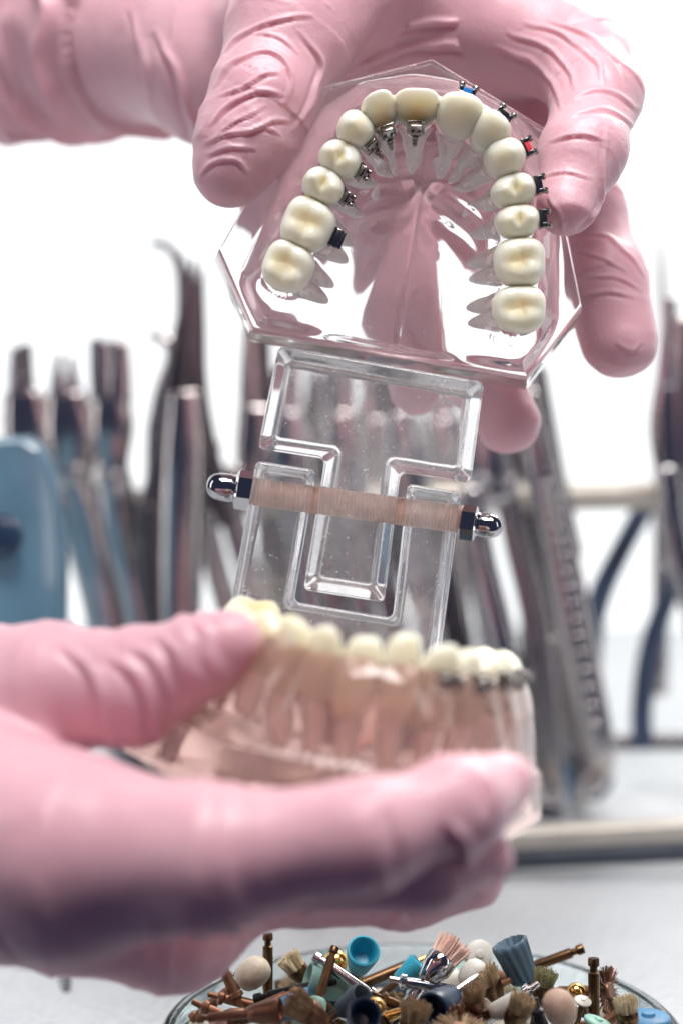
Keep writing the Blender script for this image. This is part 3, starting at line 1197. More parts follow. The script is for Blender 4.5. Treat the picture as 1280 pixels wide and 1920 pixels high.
PALM_CR = [
    (12, .08, [(640, 150), (720, 100), (830, 80), (960, 120)]), (10, .06, [(700, 60), (820, 40), (960, 50)]), (12, .07, [(700, 200), (820, 190), (950, 210)]),
    (9, .05, [(870, 30), (930, 70), (980, 140), (1000, 220)]), (12, .08, [(290, 60), (330, 120), (350, 200), (372, 262)]), (10, .07, [(250, 20), (268, 100), (280, 190)])]


def wr_upper(V, ci, s, ax, jd, tt):
    big = vnoise(V * 0.8 + 3.3) - 0.5
    n1 = fold(V, s, ax, 1.6, 0.7, 4.0)
    near = np.exp(-(jd / 0.5) ** 2)
    w = 0.09 * big + 0.03 * (vnoise(V * 2.1 + 8) - 0.5)
    w = w + (ci != 5) * (0.15 + 0.5 * near) * 0.05 * ridged(n1, 0.5)
    w = w + creases(V, ci, [0, 9], THUMB_CR) + creases(V, ci, [1, 9], INDEX_CR) + creases(V, ci, [2], MIDDLE_CR) + creases(V, ci, [6, 7, 9], PALM_CR)
    n3 = fold(V, s, ax, 0.85, 0.25, 2.0)
    n4 = fold(V, s, ax, 1.9, 0.4, 9.0)
    w = w + (ci == 5) * (0.60 * ridged(n3, 0.8) - 0.12 + 0.14 * ridged(n4, 0.7))
    return w


UH = [
    # thumb, index, middle, ring, little, wrist, palm
    ([(660, -90, 36.9, 150), (548, 55, 35.7, 112), (492, 190, 35.1, 92), (455, 265, 34.9, 80), (432, 318, 34.8, 67)], 0.55, 0.5),
    ([(880, 20, 38.5, 120), (1085, 112, 36.9, 88), (1118, 178, 36.0, 82), (1088, 290, 34.8, 76), (1062, 385, 34.2, 55)], 0.35, 0.30),
    ([(960, 230, 39.2, 95), (1085, 400, 38.3, 82), (1128, 520, 37.6, 78), (1160, 638, 37.2, 70)], 0.30, 0.12),
    ([(800, 330, 39.6, 95), (800, 560, 39.0, 78), (890, 690, 38.5, 72), (952, 788, 38.0, 60)], 0.30, 0.12),
    ([(720, 360, 39.6, 85), (735, 560, 39.2, 62), (778, 735, 38.6, 45)], 0.30, 0.12),
    ([(-220, 50, 47.5, 172), (60, 58, 45.5, 166), (250, 62, 43.8, 158)], 0.5, 0.5),
    ([(250, 62, 43.8, 150), (420, 120, 40.6, 150), (620, 60, 39.0, 150), (900, 60, 38.8, 140)], 0.6, 0.6),
    ([(545, 385, 40.4, 90), (580, 310, 39.9, 135), (760, 320, 39.9, 130), (980, 280, 39.6, 125)], 0.6, 0.6),
    ([(610, 395, 40.3, 100), (760, 410, 40.2, 100), (900, 380, 40.0, 95)], 0.6, 0.5),
    ([(540, 40, 38.5, 120), (700, -20, 38.0, 140), (850, 0, 38.5, 130)], 0.6, 0.6),
]
make_hand('gloved_hand', UH, 0.043, wr_upper, 'pink gloved hand at the top gripping the upper jaw block')


def wr_lower(V, ci, s, ax, jd, tt):
    n1 = fold(V, s, ax, 1.9, 0.5, 6.0)
    n2 = fold(V, s, ax, 3.6, 0.9, 14.0)
    near = np.exp(-(jd / 0.6) ** 2)
    return 0.05 * (vnoise(V * 0.9) - 0.5) + (0.2 + 0.6 * near) * (0.08 * ridged(n1, 0.6) - 0.03) + creases(V, ci, [0], LTHUMB_CR) + creases(V, ci, [1, 2, 3], LFING_CR)


LTHUMB_CR = [(14, .08, [(210, 1230), (262, 1270), (290, 1340), (300, 1390)]), (12, .08, [(300, 1190), (335, 1230), (350, 1290)]), (12, .07, [(372, 1170), (390, 1200), (392, 1260)]),
             (14, .08, [(120, 1210), (175, 1260), (200, 1340), (205, 1400)]), (12, .06, [(250, 1210), (300, 1250), (330, 1320)])]
LFING_CR = [(14, .09, [(900, 1440), (925, 1480), (930, 1530)]), (14, .10, [(840, 1540), (870, 1580), (872, 1630)]), (14, .08, [(780, 1650), (850, 1640), (900, 1660)]),
            (14, .08, [(330, 1700), (380, 1760), (400, 1830)]), (14, .09, [(270, 1720), (310, 1780), (320, 1850)]), (12, .07, [(410, 1700), (440, 1740), (440, 1790)])]
LH = [
    ([(-90, 1340, 28.8, 195), (95, 1295, 28.0, 116), (250, 1288, 27.5, 98), (365, 1238, 27.2, 74), (432, 1203, 27.0, 53)], 0.45, 0.45),
    ([(-140, 1560, 27.2, 260), (120, 1610, 25.6, 188), (400, 1608, 24.6, 128), (690, 1566, 24.2, 96), (850, 1512, 24.7, 84), (938, 1470, 25.5, 62)], 0.40, 0.40),
    ([(540, 1636, 25.0, 80), (800, 1630, 24.9, 76), (904, 1608, 25.3, 58)], 0.25, 0.08),
    ([(60, 1600, 29.0, 150), (420, 1660, 30.2, 85), (760, 1664, 30.6, 70), (880, 1644, 30.2, 62)], 0.4, 0.3),
    ([(-60, 1620, 28.6, 190), (120, 1700, 29.4, 120), (330, 1742, 29.6, 112), (475, 1695, 30.2, 62)], 0.35, 0.12),
]
make_hand('gloved_hand', LH, 0.075, wr_lower, 'blurred pink gloved hand in front supporting the lower jaw block')


# ------------------------------------------------------------------ instrument rack and instruments (behind, out of focus)
DRK = 57.0
RACK = empty('instrument_rack', P(640, 1600, 52), 'metal instrument rack with beige rails standing on the table', 'rack')
def rail(pts, flat=1.0, mat='rail', name='rail', pw=2.6, n=18):
    V, F = stroke(pts, 6, flat=flat, pw=pw, n=n)
    return build(name, V, F, M[mat], RACK)
rail([(-160, 948, 58.5, 27), (640, 938, 58.5, 27), (1240, 928, 58.5, 27), (1460, 924, 58.5, 27)])
rail([(-160, 1606, 51.0, 26), (640, 1588, 51.0, 26), (1460, 1550, 51.0, 26)])
rail([(-160, 1642, 50.8, 20), (640, 1624, 50.8, 20), (1460, 1588, 50.8, 20)], mat='railfoot', name='dark_strip')  # separate dark bar running along under the lower rail
rail([(800, 1400, 61.0, 16), (1100, 1394, 61.0, 16), (1460, 1388, 61.0, 16)], mat='gunmetal')
rail([(1208, 950, 60.5, 20), (1165, 1030, 60.5, 20), (1125, 1115, 60.5, 22), (1108, 1200, 60.5, 22), (1106, 1390, 60.5, 20)], mat='navy', name='support_strut', flat=0.5)
rail([(1305, 1010, 60.0, 20), (1255, 1110, 60.0, 20), (1218, 1220, 60.0, 21), (1203, 1330, 60.0, 20), (1205, 1398, 60.0, 20)], mat='navy', name='support_strut', flat=0.5)
V, F = stroke([(585, 1620, 50.5, 40), (586, 1680, 48.0, 38), (586, 1716, 46.6, 30)], 6)
build('foot', V, F, M['railfoot'], RACK)
V, F = stroke([(118, 1660, 47, 24), (118, 1780, 44.0, 22), (118, 1868, 41.6, 18)], 6, flat=0.4)
build('foot', V, F, M['gunmetal'], RACK)


def instrument(name, label, cat, parts, base=None, group=None):
    """parts: list of (part name, material, pts, flat)"""
    q = parts[-1][2][-1]
    E = empty(name, P(*(base or q[:3])), label, cat, group)
    for nm, mt, pts, fl in parts:
        pts = [(a, b, d, r * 1.18) for a, b, d, r in pts]
        V, F = stroke(pts, 7, flat=fl, pw=2.8 if fl < 1 else 2.0, n=16)
        build(nm, V, F, M[mt], E)
    return E


G = 'dental pliers standing in the rack'
D = 56.5
instrument('orthodontic_pliers', 'steel pliers with narrow upright beak behind the blue case', 'pliers', [
    ('beak', 'steel', [(30, 652, D, 9), (28, 700, D, 11), (32, 745, D, 15)], 0.7),
    ('beak', 'gunmetal', [(50, 648, D, 9), (50, 700, D, 11), (52, 745, D, 14)], 0.7),
    ('joint', 'satin', [(44, 742, D, 34), (50, 800, D, 40), (58, 880, D, 34)], 0.5),
    ('handle', 'steel', [(62, 870, D, 20), (40, 1000, D, 22), (60, 1250, D, 22), (90, 1560, D, 20)], 0.7),
    ('handle', 'steel', [(75, 870, D, 22), (140, 1000, D, 23), (190, 1180, D, 23), (240, 1560, D, 20)], 0.7)], group=G)
instrument('orthodontic_pliers', 'steel pliers with two thin pointed tips, second from left in rack', 'pliers', [
    ('beak', 'steel', [(112, 662, D, 5), (108, 700, D, 10), (110, 750, D, 19)], 0.7),
    ('beak', 'satin', [(134, 668, D, 5), (136, 705, D, 10), (138, 750, D, 19)], 0.7),
    ('joint', 'satin', [(124, 745, D, 34), (130, 800, D, 42), (138, 900, D, 33)], 0.5),
    ('rivet', 'chrome', [(140, 886, D - 1.2, 16), (141, 890, D - 1.4, 15)], 1.0),
    ('handle', 'steel', [(130, 890, D, 20), (165, 1000, D, 23), (205, 1180, D, 23), (250, 1560, D, 20)], 0.7),
    ('handle', 'chrome', [(150, 890, D + .5, 18), (192, 1000, D + .5, 20), (235, 1180, D + .5, 20), (300, 1560, D + .5, 18)], 0.7)], group=G)
instrument('cutting_pliers', 'broad square-jawed pliers standing left of the dark scissors', 'pliers', [
    ('beak', 'chrome', [(186, 640, D, 16), (188, 690, D, 18), (194, 748, D, 22)], 0.7),
    ('beak', 'satin', [(222, 645, D, 18), (224, 690, D, 20), (222, 752, D, 24)], 0.7),
    ('joint', 'satin', [(208, 748, D, 32), (210, 800, D, 36), (210, 860, D, 28), (212, 900, D, 26)], 0.5),
    ('rivet', 'chrome', [(216, 918, D - 1.2, 12), (217, 922, D - 1.4, 11)], 1.0),
    ('handle', 'steel', [(205, 890, D, 22), (222, 1000, D, 24), (265, 1180, D, 25), (320, 1560, D, 22)], 0.7),
    ('handle', 'chrome', [(222, 890, D + .6, 20), (252, 1000, D + .6, 21), (300, 1180, D + .6, 21), (370, 1560, D + .6, 20)], 0.7)], group=G)
D = 55.5
instrument('needle_scissors', 'long dark scissors with two sharp upright tips left of model', 'scissors', [
    ('blade', 'gunmetal', [(366, 482, D, 3), (350, 580, D, 14), (335, 700, D, 22), (310, 830, D, 20), (278, 960, D, 16)], 0.5),
    ('blade', 'gunmetal', [(380, 500, D + .4, 3), (368, 600, D + .4, 16), (362, 720, D + .4, 24), (382, 820, D + .4, 20), (425, 980, D + .4, 17)], 0.5),
    ('shaft', 'satin', [(345, 740, D, 26), (345, 850, D, 36), (340, 1000, D, 36), (338, 1180, D, 34), (338, 1560, D, 30)], 0.6),
    ('handle', 'gunmetal', [(278, 950, D, 16), (280, 1060, D, 20), (300, 1250, D, 20), (310, 1560, D, 18)], 0.7)])
# knurled rings on its shaft are real rings
sc_root = bpy.data.objects['needle_scissors']
for k in range(6):
    V, F = lathe([(0.50, -0.06), (0.60, -0.03), (0.60, 0.03), (0.50, 0.06), (0.50, -0.06)], 24)
    V[:, 1] *= 0.65
    build('grip_ring', xf(V, frame(UV, FV), P(339, 1060 + k * 20, D)), F, M['satin'], sc_root)
instrument('dental_probe', 'thin steel probe with tip hooked over to the left', 'probe', [
    ('hook', 'gunmetal', [(282, 456, 58, 5), (312, 460, 58, 8), (334, 484, 58, 10), (343, 530, 58, 11), (343, 620, 58, 12)], 0.8),
    ('handle', 'satin', [(343, 615, 58, 12), (340, 760, 58, 16), (336, 1000, 58, 18), (330, 1560, 58, 18)], 0.8)])
instrument('dental_scaler', 'short hooked scaler leaning left of the scissors', 'scaler', [
    ('hook', 'satin', [(280, 630, 57.5, 6), (306, 634, 57.5, 9), (322, 652, 57.5, 11), (318, 700, 57.5, 12)], 0.8),
    ('handle', 'satin', [(352, 610, 57, 7), (318, 690, 57, 13), (298, 770, 57, 15), (290, 900, 57, 16), (285, 1560, 57, 17)], 0.8)])
D = 57.5
instrument('orthodontic_pliers', 'pliers partly hidden behind the left edge of the upper jaw', 'pliers', [
    ('beak', 'satin', [(468, 610, D, 12), (468, 700, D, 17), (470, 780, D, 20)], 0.7),
    ('beak', 'gunmetal', [(496, 620, D, 10), (494, 700, D, 14), (492, 780, D, 18)], 0.7),
    ('joint', 'satin', [(482, 770, D, 32), (480, 840, D, 34), (478, 900, D, 28)], 0.5),
    ('handle', 'steel', [(395, 830, D, 18), (380, 930, D, 20), (405, 1060, D, 20), (440, 1200, D, 20), (500, 1560, D, 18)], 0.7),
    ('handle', 'satin', [(440, 880, D, 20), (436, 960, D, 20), (470, 1080, D, 21), (510, 1200, D, 20), (560, 1560, D, 18)], 0.7)], group=G)
for k, (x0, x1, mt, mt2, lb) in enumerate([
        (560, 625, 'steel', 'satin', 'pliers seen through the left half of the clear hinge'),
        (655, 728, 'satin', 'chrome', 'pliers seen through the middle of the clear hinge'),
        (770, 838, 'steel', 'gunmetal', 'pliers seen through the right half of the clear hinge')]):
    instrument('orthodontic_pliers', lb, 'pliers', [
        ('beak', 'gunmetal', [(x0 - 34, 690, D, 9), (x0 - 30, 740, D, 13), (x0 - 26, 790, D, 20)], 0.7),
        ('beak', 'satin', [(x0 - 6, 690, D, 9), (x0 - 8, 740, D, 13), (x0 - 10, 790, D, 20)], 0.7),
        ('joint', mt, [(x0 - 18, 780, D, 30), (x0 - 10, 850, D, 36), (x0, 930, D, 30)], 0.5),
        ('handle', mt, [(x0 - 8, 920, D, 19), (x0, 1000, D, 20), (x0 + 28, 1150, D, 21), (x1 + 10, 1560, D, 19)], 0.7),
        ('handle', mt2, [(x0 + 14, 920, D + .5, 18), (x0 + 40, 1020, D + .5, 20), (x1 + 14, 1180, D + .5, 20), (x1 + 70, 1560, D + .5, 19)], 0.7)], group=G)
D = 56.0
instrument('orthodontic_pliers', 'pliers with two bright rivets right of the hinge nut', 'pliers', [
    ('joint', 'steel', [(905, 800, D, 30), (912, 860, D, 34), (930, 930, D, 34)], 0.5),
    ('rivet', 'chrome', [(905, 905, D - 1.2, 13), (906, 907, D - 1.3, 12)], 1.0),
    ('rivet', 'chrome', [(958, 905, D - 1.0, 13), (959, 907, D - 1.1, 12)], 1.0),
    ('handle', 'steel', [(885, 920, D, 20), (905, 1050, D, 22), (940, 1200, D, 23), (1000, 1500, D, 20)], 0.7),
    ('handle', 'satin', [(945, 900, D + .5, 20), (968, 1020, D + .5, 21), (1004, 1180, D + .5, 22), (1040, 1500, D + .5, 20)], 0.7)], group=G)
for x0, x1, mt, mt2, lb in [(505, 560, 'gunmetal', 'satin', 'dark pliers seen through the left edge of the clear hinge'), (612, 676, 'gunmetal', 'steel', 'dark pliers seen behind the tongue of the hinge'),
                            (712, 790, 'satin', 'gunmetal', 'brownish pliers seen behind the right notch of the hinge'), (836, 905, 'satin', 'steel', 'brownish pliers just left of the right cap nut'),
                            (985, 1030, 'gunmetal', 'satin', 'dark pliers under the small fingertip on the right')]:
    instrument('orthodontic_pliers', lb, 'pliers', [
        ('beak', mt, [(x0 - 24, 700, 60, 9), (x0 - 22, 750, 60, 14), (x0 - 18, 800, 60, 20)], 0.7),
        ('beak', mt2, [(x0 + 4, 700, 60, 9), (x0 + 2, 750, 60, 14), (x0, 800, 60, 20)], 0.7),
        ('joint', mt, [(x0 - 8, 790, 60, 30), (x0, 850, 60, 35), (x0 + 8, 920, 60, 29)], 0.5),
        ('handle', mt, [(x0, 910, 60, 18), (x0 + 2, 1000, 60, 20), (x0 + 22, 1150, 60, 20), (x1, 1520, 60, 19)], 0.7),
        ('handle', mt2, [(x0 + 18, 910, 60.5, 18), (x0 + 38, 1010, 60.5, 19), (x1 + 10, 1180, 60.5, 19), (x1 + 60, 1520, 60.5, 18)], 0.7)], group=G)
KN = instrument('band_pusher', 'knurled steel hand instrument leaning right of the model', 'instrument', [
    ('handle', 'satin', [(985, 740, 55, 20), (1015, 880, 55, 28), (1050, 1040, 55, 30), (1085, 1220, 55, 30), (1122, 1420, 55, 26), (1100, 1480, 55, 18)], 0.9),
    ('blade', 'gunmetal', [(1012, 690, 57, 10), (1024, 780, 57, 13), (1052, 930, 57, 14), (1080, 1040, 57, 12)], 0.7)])
for k in range(16):
    q = catmull([P(1015, 880, 55), P(1050, 1040, 55), P(1085, 1220, 55), P(1122, 1420, 55)], 30)
    j = int((k + 1) * len(q) / 18)
    V, F = lathe([(0.42, -0.07), (0.53, -0.03), (0.53, 0.03), (0.42, 0.07), (0.42, -0.07)], 24)
    build('grip_ring', xf(V, frame(q[j + 1] - q[j - 1], FV), q[j]), F, M['satin'], KN)
instrument('orthodontic_pliers', 'pliers with dark lower handles beside the knurled instrument', 'pliers', [
    ('joint', 'gunmetal', [(1000, 1180, 58, 22), (1006, 1240, 58, 26), (1015, 1300, 58, 24)], 0.5),
    ('handle', 'gunmetal', [(1000, 1290, 58, 20), (1016, 1380, 58, 22), (1030, 1530, 58, 20)], 0.7),
    ('handle', 'satin', [(1040, 1200, 58, 18), (1064, 1340, 58, 22), (1088, 1500, 58, 20)], 0.7),
    ('grip_sleeve', 'skyblue', [(1030, 1425, 57, 22), (1040, 1465, 57, 24), (1046, 1500, 57, 22)], 0.9),
    ('grip_sleeve', 'navy', [(1110, 1430, 57, 20), (1122, 1460, 57, 24), (1108, 1490, 57, 18)], 0.9)], group=G)
instrument('orthodontic_pliers', 'tall curved pliers cut off by the right edge of the picture', 'pliers', [
    ('beak', 'steel', [(1258, 560, D, 10), (1252, 640, D, 15), (1250, 720, D, 22)], 0.7),
    ('joint', 'satin', [(1256, 700, D, 24), (1250, 800, D, 30), (1262, 900, D, 28)], 0.5),
    ('handle', 'steel', [(1254, 880, D, 22), (1272, 1020, D, 24), (1318, 1200, D, 24), (1380, 1540, D, 20)], 0.7),
    ('handle', 'satin', [(1285, 600, D, 18), (1278, 760, D, 22), (1300, 980, D, 22), (1360, 1300, D, 20)], 0.7)], group=G)
instrument('dental_probe', 'faint thin probe rising at the far right edge', 'probe', [
    ('tip', 'satin', [(1236, 450, 66, 4), (1240, 520, 66, 7), (1244, 620, 66, 9)], 0.8),
    ('handle', 'satin', [(1244, 610, 66, 9), (1238, 800, 66, 12), (1236, 1300, 66, 14)], 0.8)])

# powder blue rounded case at the left edge
CASE = empty('blue_case', P(-20, 1300, 50), 'powder blue rounded plastic case with dark round knob at left edge', 'case')
DC = 49.0
pc = P(-60, 1030, DC)
out = [(-260, 1000), (-160, 880), (-60, 832), (10, 816), (50, 815), (76, 832), (94, 866), (106, 920), (114, 990), (119, 1070), (118, 1180), (112, 1330), (-260, 1330)]
fr = Frame(pc, RV, UV, -FV)
poly = [fr.l(P(a, b, DC))[:2] for a, b in out]
V, F = jaw_block(poly, lambda q: 1.25 - 0.085 * (q[:, 0] + 1.5) ** 2 - 0.012 * q[:, 1] ** 2, 1.2, 0.97, 60, 160)
V[:, 2] += 0.1
build('shell', fr.w(V), F, M['bluecase'], CASE, sharp=60)
V, F = lathe([(0, 0), (0.56, 0), (0.58, 0.1), (0.52, 0.32), (0.36, 0.42), (0, 0.44)], 32)
build('knob', xf(V, frame(-FV), P(4, 1005, DC - 1.05)), F, M['navyrub'], CASE)

# ------------------------------------------------------------------ glass dish and its contents
zr = 1.75
dep = CAM[2] - zr
# rim centre on the ground plane under pixel (790,1924)
ray = P(790, 1924, 1.0) - CAM
DCN = CAM + ray * (-dep / ray[2])
DX, DY = DCN[0], DCN[1]
RD = 4.95
prof = [(0, 0.02), (RD - 0.25, 0.02), (RD - 0.10, 0.06), (RD - 0.02, 0.18), (RD, 0.4), (RD, zr - 0.10), (RD - 0.03, zr - 0.03), (RD - 0.09, zr),
        (RD - 0.16, zr - 0.03), (RD - 0.19, zr - 0.10), (RD - 0.20, 0.45), (RD - 0.26, 0.30), (RD - 0.40, 0.24), (0, 0.22)]
V, F = lathe(prof, 128)
tag(build('glass_dish', xf(V, None, (DX, DY, 0)), F, M['dish'], sharp=50), 'round clear glass dish full of polishing brushes and cups', 'dish')

SHANK = [(0, -1.35), (0.10, -1.35), (0.115, -1.32), (0.115, -1.20), (0.075, -1.17), (0.075, -1.08), (0.115, -1.05), (0.115, -0.12), (0.10, 0.0), (0, 0.0)]


def shank_mesh(L=1.35, r=0.115):
    return lathe([(a * r / 0.115, b * L / 1.35) for a, b in SHANK], 16)


def bristle_mesh(n, r0, r1, L, seed, th_=0.014, dome=0.0):
    rg = np.random.default_rng(seed)
    V, F = [], []
    for k in range(n):
        q = math.sqrt(rg.random()); a = rg.uniform(0, 6.283)
        p0 = np.array([q * r0 * math.cos(a), q * r0 * math.sin(a), 0])
        jit = rg.normal(0, 0.03, 2)
        ll = L * rg.uniform(0.88, 1.04) * (1 - dome * q * q)
        p1 = np.array([q * r1 * math.cos(a) + jit[0], q * r1 * math.sin(a) + jit[1], ll])
        b = len(V)
        for c, t in ((p0, th_), (p1, th_ * 0.7)):
            for j in range(3):
                w = 2.094 * j + a
                V.append(c + t * np.array([math.cos(w), math.sin(w), 0]))
        for j in range(3):
            j2 = (j + 1) % 3
            F.append((b + j, b + j2, b + 3 + j2, b + 3 + j))
        F.append((b + 3, b + 4, b + 5))
    return np.array(V), F


UPV = np.array([0.0, 0.0, 1.0])
_seed = [0]


def rot_dir(ang_deg, toward):
    """direction by angle in the picture (0=right, 90=up) and lean towards the camera (degrees)"""
    a, t = math.radians(ang_deg), math.radians(toward)
    return (RV * math.cos(a) + UV * math.sin(a)) * math.cos(t) - FV * math.sin(t)


def polisher(kind, head, metal, pos, dirv, label, size=1.0, group='polishing tools heaped in the glass dish', L=1.35):
    """one rotary polishing piece; +z of the piece points at its working end"""
    _seed[0] += 1
    A = frame(dirv)
    name, cat = {'cup': ('polishing_cup', 'polishing cup'), 'ribbed': ('polishing_cup', 'polishing cup'), 'brush': ('polishing_brush', 'brush'),
                 'wheel': ('round_brush', 'brush'), 'mandrel': ('latch_mandrel', 'mandrel'), 'dome': ('polishing_cup', 'polishing cup'),
                 'ball': ('polishing_ball', 'polisher'), 'disc': ('polishing_disc', 'polishing disc')}[kind]
    E = empty(name, pos, label, cat, group)
    put = lambda nm, vf, mt, sh=45: build(nm, xf(np.asarray(vf[0]) * size, A, pos), vf[1], M[mt], E, sharp=sh)
    if kind in ('cup', 'dome', 'ribbed'):
        if kind == 'cup':
            pf = [(0, -0.05), (0.17, -0.05), (0.22, 0.0), (0.25, 0.15), (0.31, 0.50), (0.335, 0.72), (0.325, 0.76), (0.29, 0.77), (0.265, 0.74), (0.22, 0.5), (0.15, 0.34), (0, 0.30)]
            put('cup', lathe(pf, 32), head)
        elif kind == 'dome':
            pf = [(0, -0.02), (0.20, -0.02), (0.27, 0.05), (0.32, 0.2), (0.33, 0.38), (0.29, 0.55), (0.2, 0.66), (0.1, 0.70), (0, 0.71)]
            put('cup', lathe(pf, 32), head)
        else:
            pf = [(0, -0.05), (0.18, -0.05), (0.24, 0.0)] + [(0.26 + 0.08 * k / 10, 0.05 + 0.068 * k) for k in range(11)] + [(0.30, 0.76), (0.26, 0.72), (0.18, 0.45), (0, 0.40)]
            put('cup', lathe(pf, 72, lambda t, z: 1 + 0.05 * math.sin(12 * t + 3.5 * z)), head, 80)
        put('shank', xf_pair(shank_mesh(L), (0, 0, -0.02)), metal)
    elif kind == 'brush':
        pf = [(0, -0.12), (0.13, -0.12), (0.16, -0.08), (0.20, 0.05), (0.24, 0.14), (0.245, 0.32), (0.235, 0.34), (0.21, 0.32), (0.20, 0.18), (0, 0.16)]
        put('ferrule', lathe(pf, 28), metal)
        b = put('bristles', xf_pair(bristle_mesh(260, 0.20, 0.27, 0.48, _seed[0]), (0, 0, 0.2)), head)
        b["kind"] = "stuff"
        put('shank', xf_pair(shank_mesh(L), (0, 0, -0.08)), metal)
    elif kind == 'wheel':
        pf = [(0, -0.10), (0.16, -0.10), (0.20, -0.06), (0.20, 0.06), (0.16, 0.10), (0, 0.10)]
        put('hub', lathe(pf, 24), metal)
        rg = np.random.default_rng(_seed[0])
        pr_ = []
        for k in range(44):
            a = 2 * math.pi * k / 44
            v, f = bristle_mesh(7, 0.03, 0.075, 0.36, _seed[0] * 50 + k, 0.012)
            d = np.array([math.cos(a), math.sin(a), rg.normal(0, 0.08)])
            pr_.append((xf(v, frame(d), d * 0.16), f))
        b = put('bristles', merge(pr_), head)
        b["kind"] = "stuff"
        put('shank', xf_pair(shank_mesh(L), (0, 0, -0.08)), metal)
    elif kind == 'mandrel':
        put('shank', xf_pair(shank_mesh(L), (0, 0, 0)), metal)
        pf = [(0, -0.02), (0.10, -0.02), (0.16, 0.02), (0.16, 0.10), (0.07, 0.14), (0.06, 0.34), (0.0, 0.36)]
        put('head', lathe(pf, 18), head)
    elif kind == 'ball':
        pf = [(0.27 * math.sin(math.pi * k / 14) if 0 < k < 14 else 0, 0.27 - 0.27 * math.cos(math.pi * k / 14)) for k in range(15)]
        put('ball', lathe(pf, 28), head)
        put('shank', xf_pair(shank_mesh(L), (0, 0, 0.02)), metal)
    elif kind == 'disc':
        pf = [(0, -0.06), (0.34, -0.06), (0.37, -0.03), (0.37, 0.03), (0.34, 0.06), (0.12, 0.07), (0.10, 0.12), (0, 0.13)]
        put('disc', lathe(pf, 32), head)
        put('shank', xf_pair(shank_mesh(L), (0, 0, -0.06)), metal)
    return E


def xf_pair(vf, t):
    return xf(vf[0], None, t), vf[1]


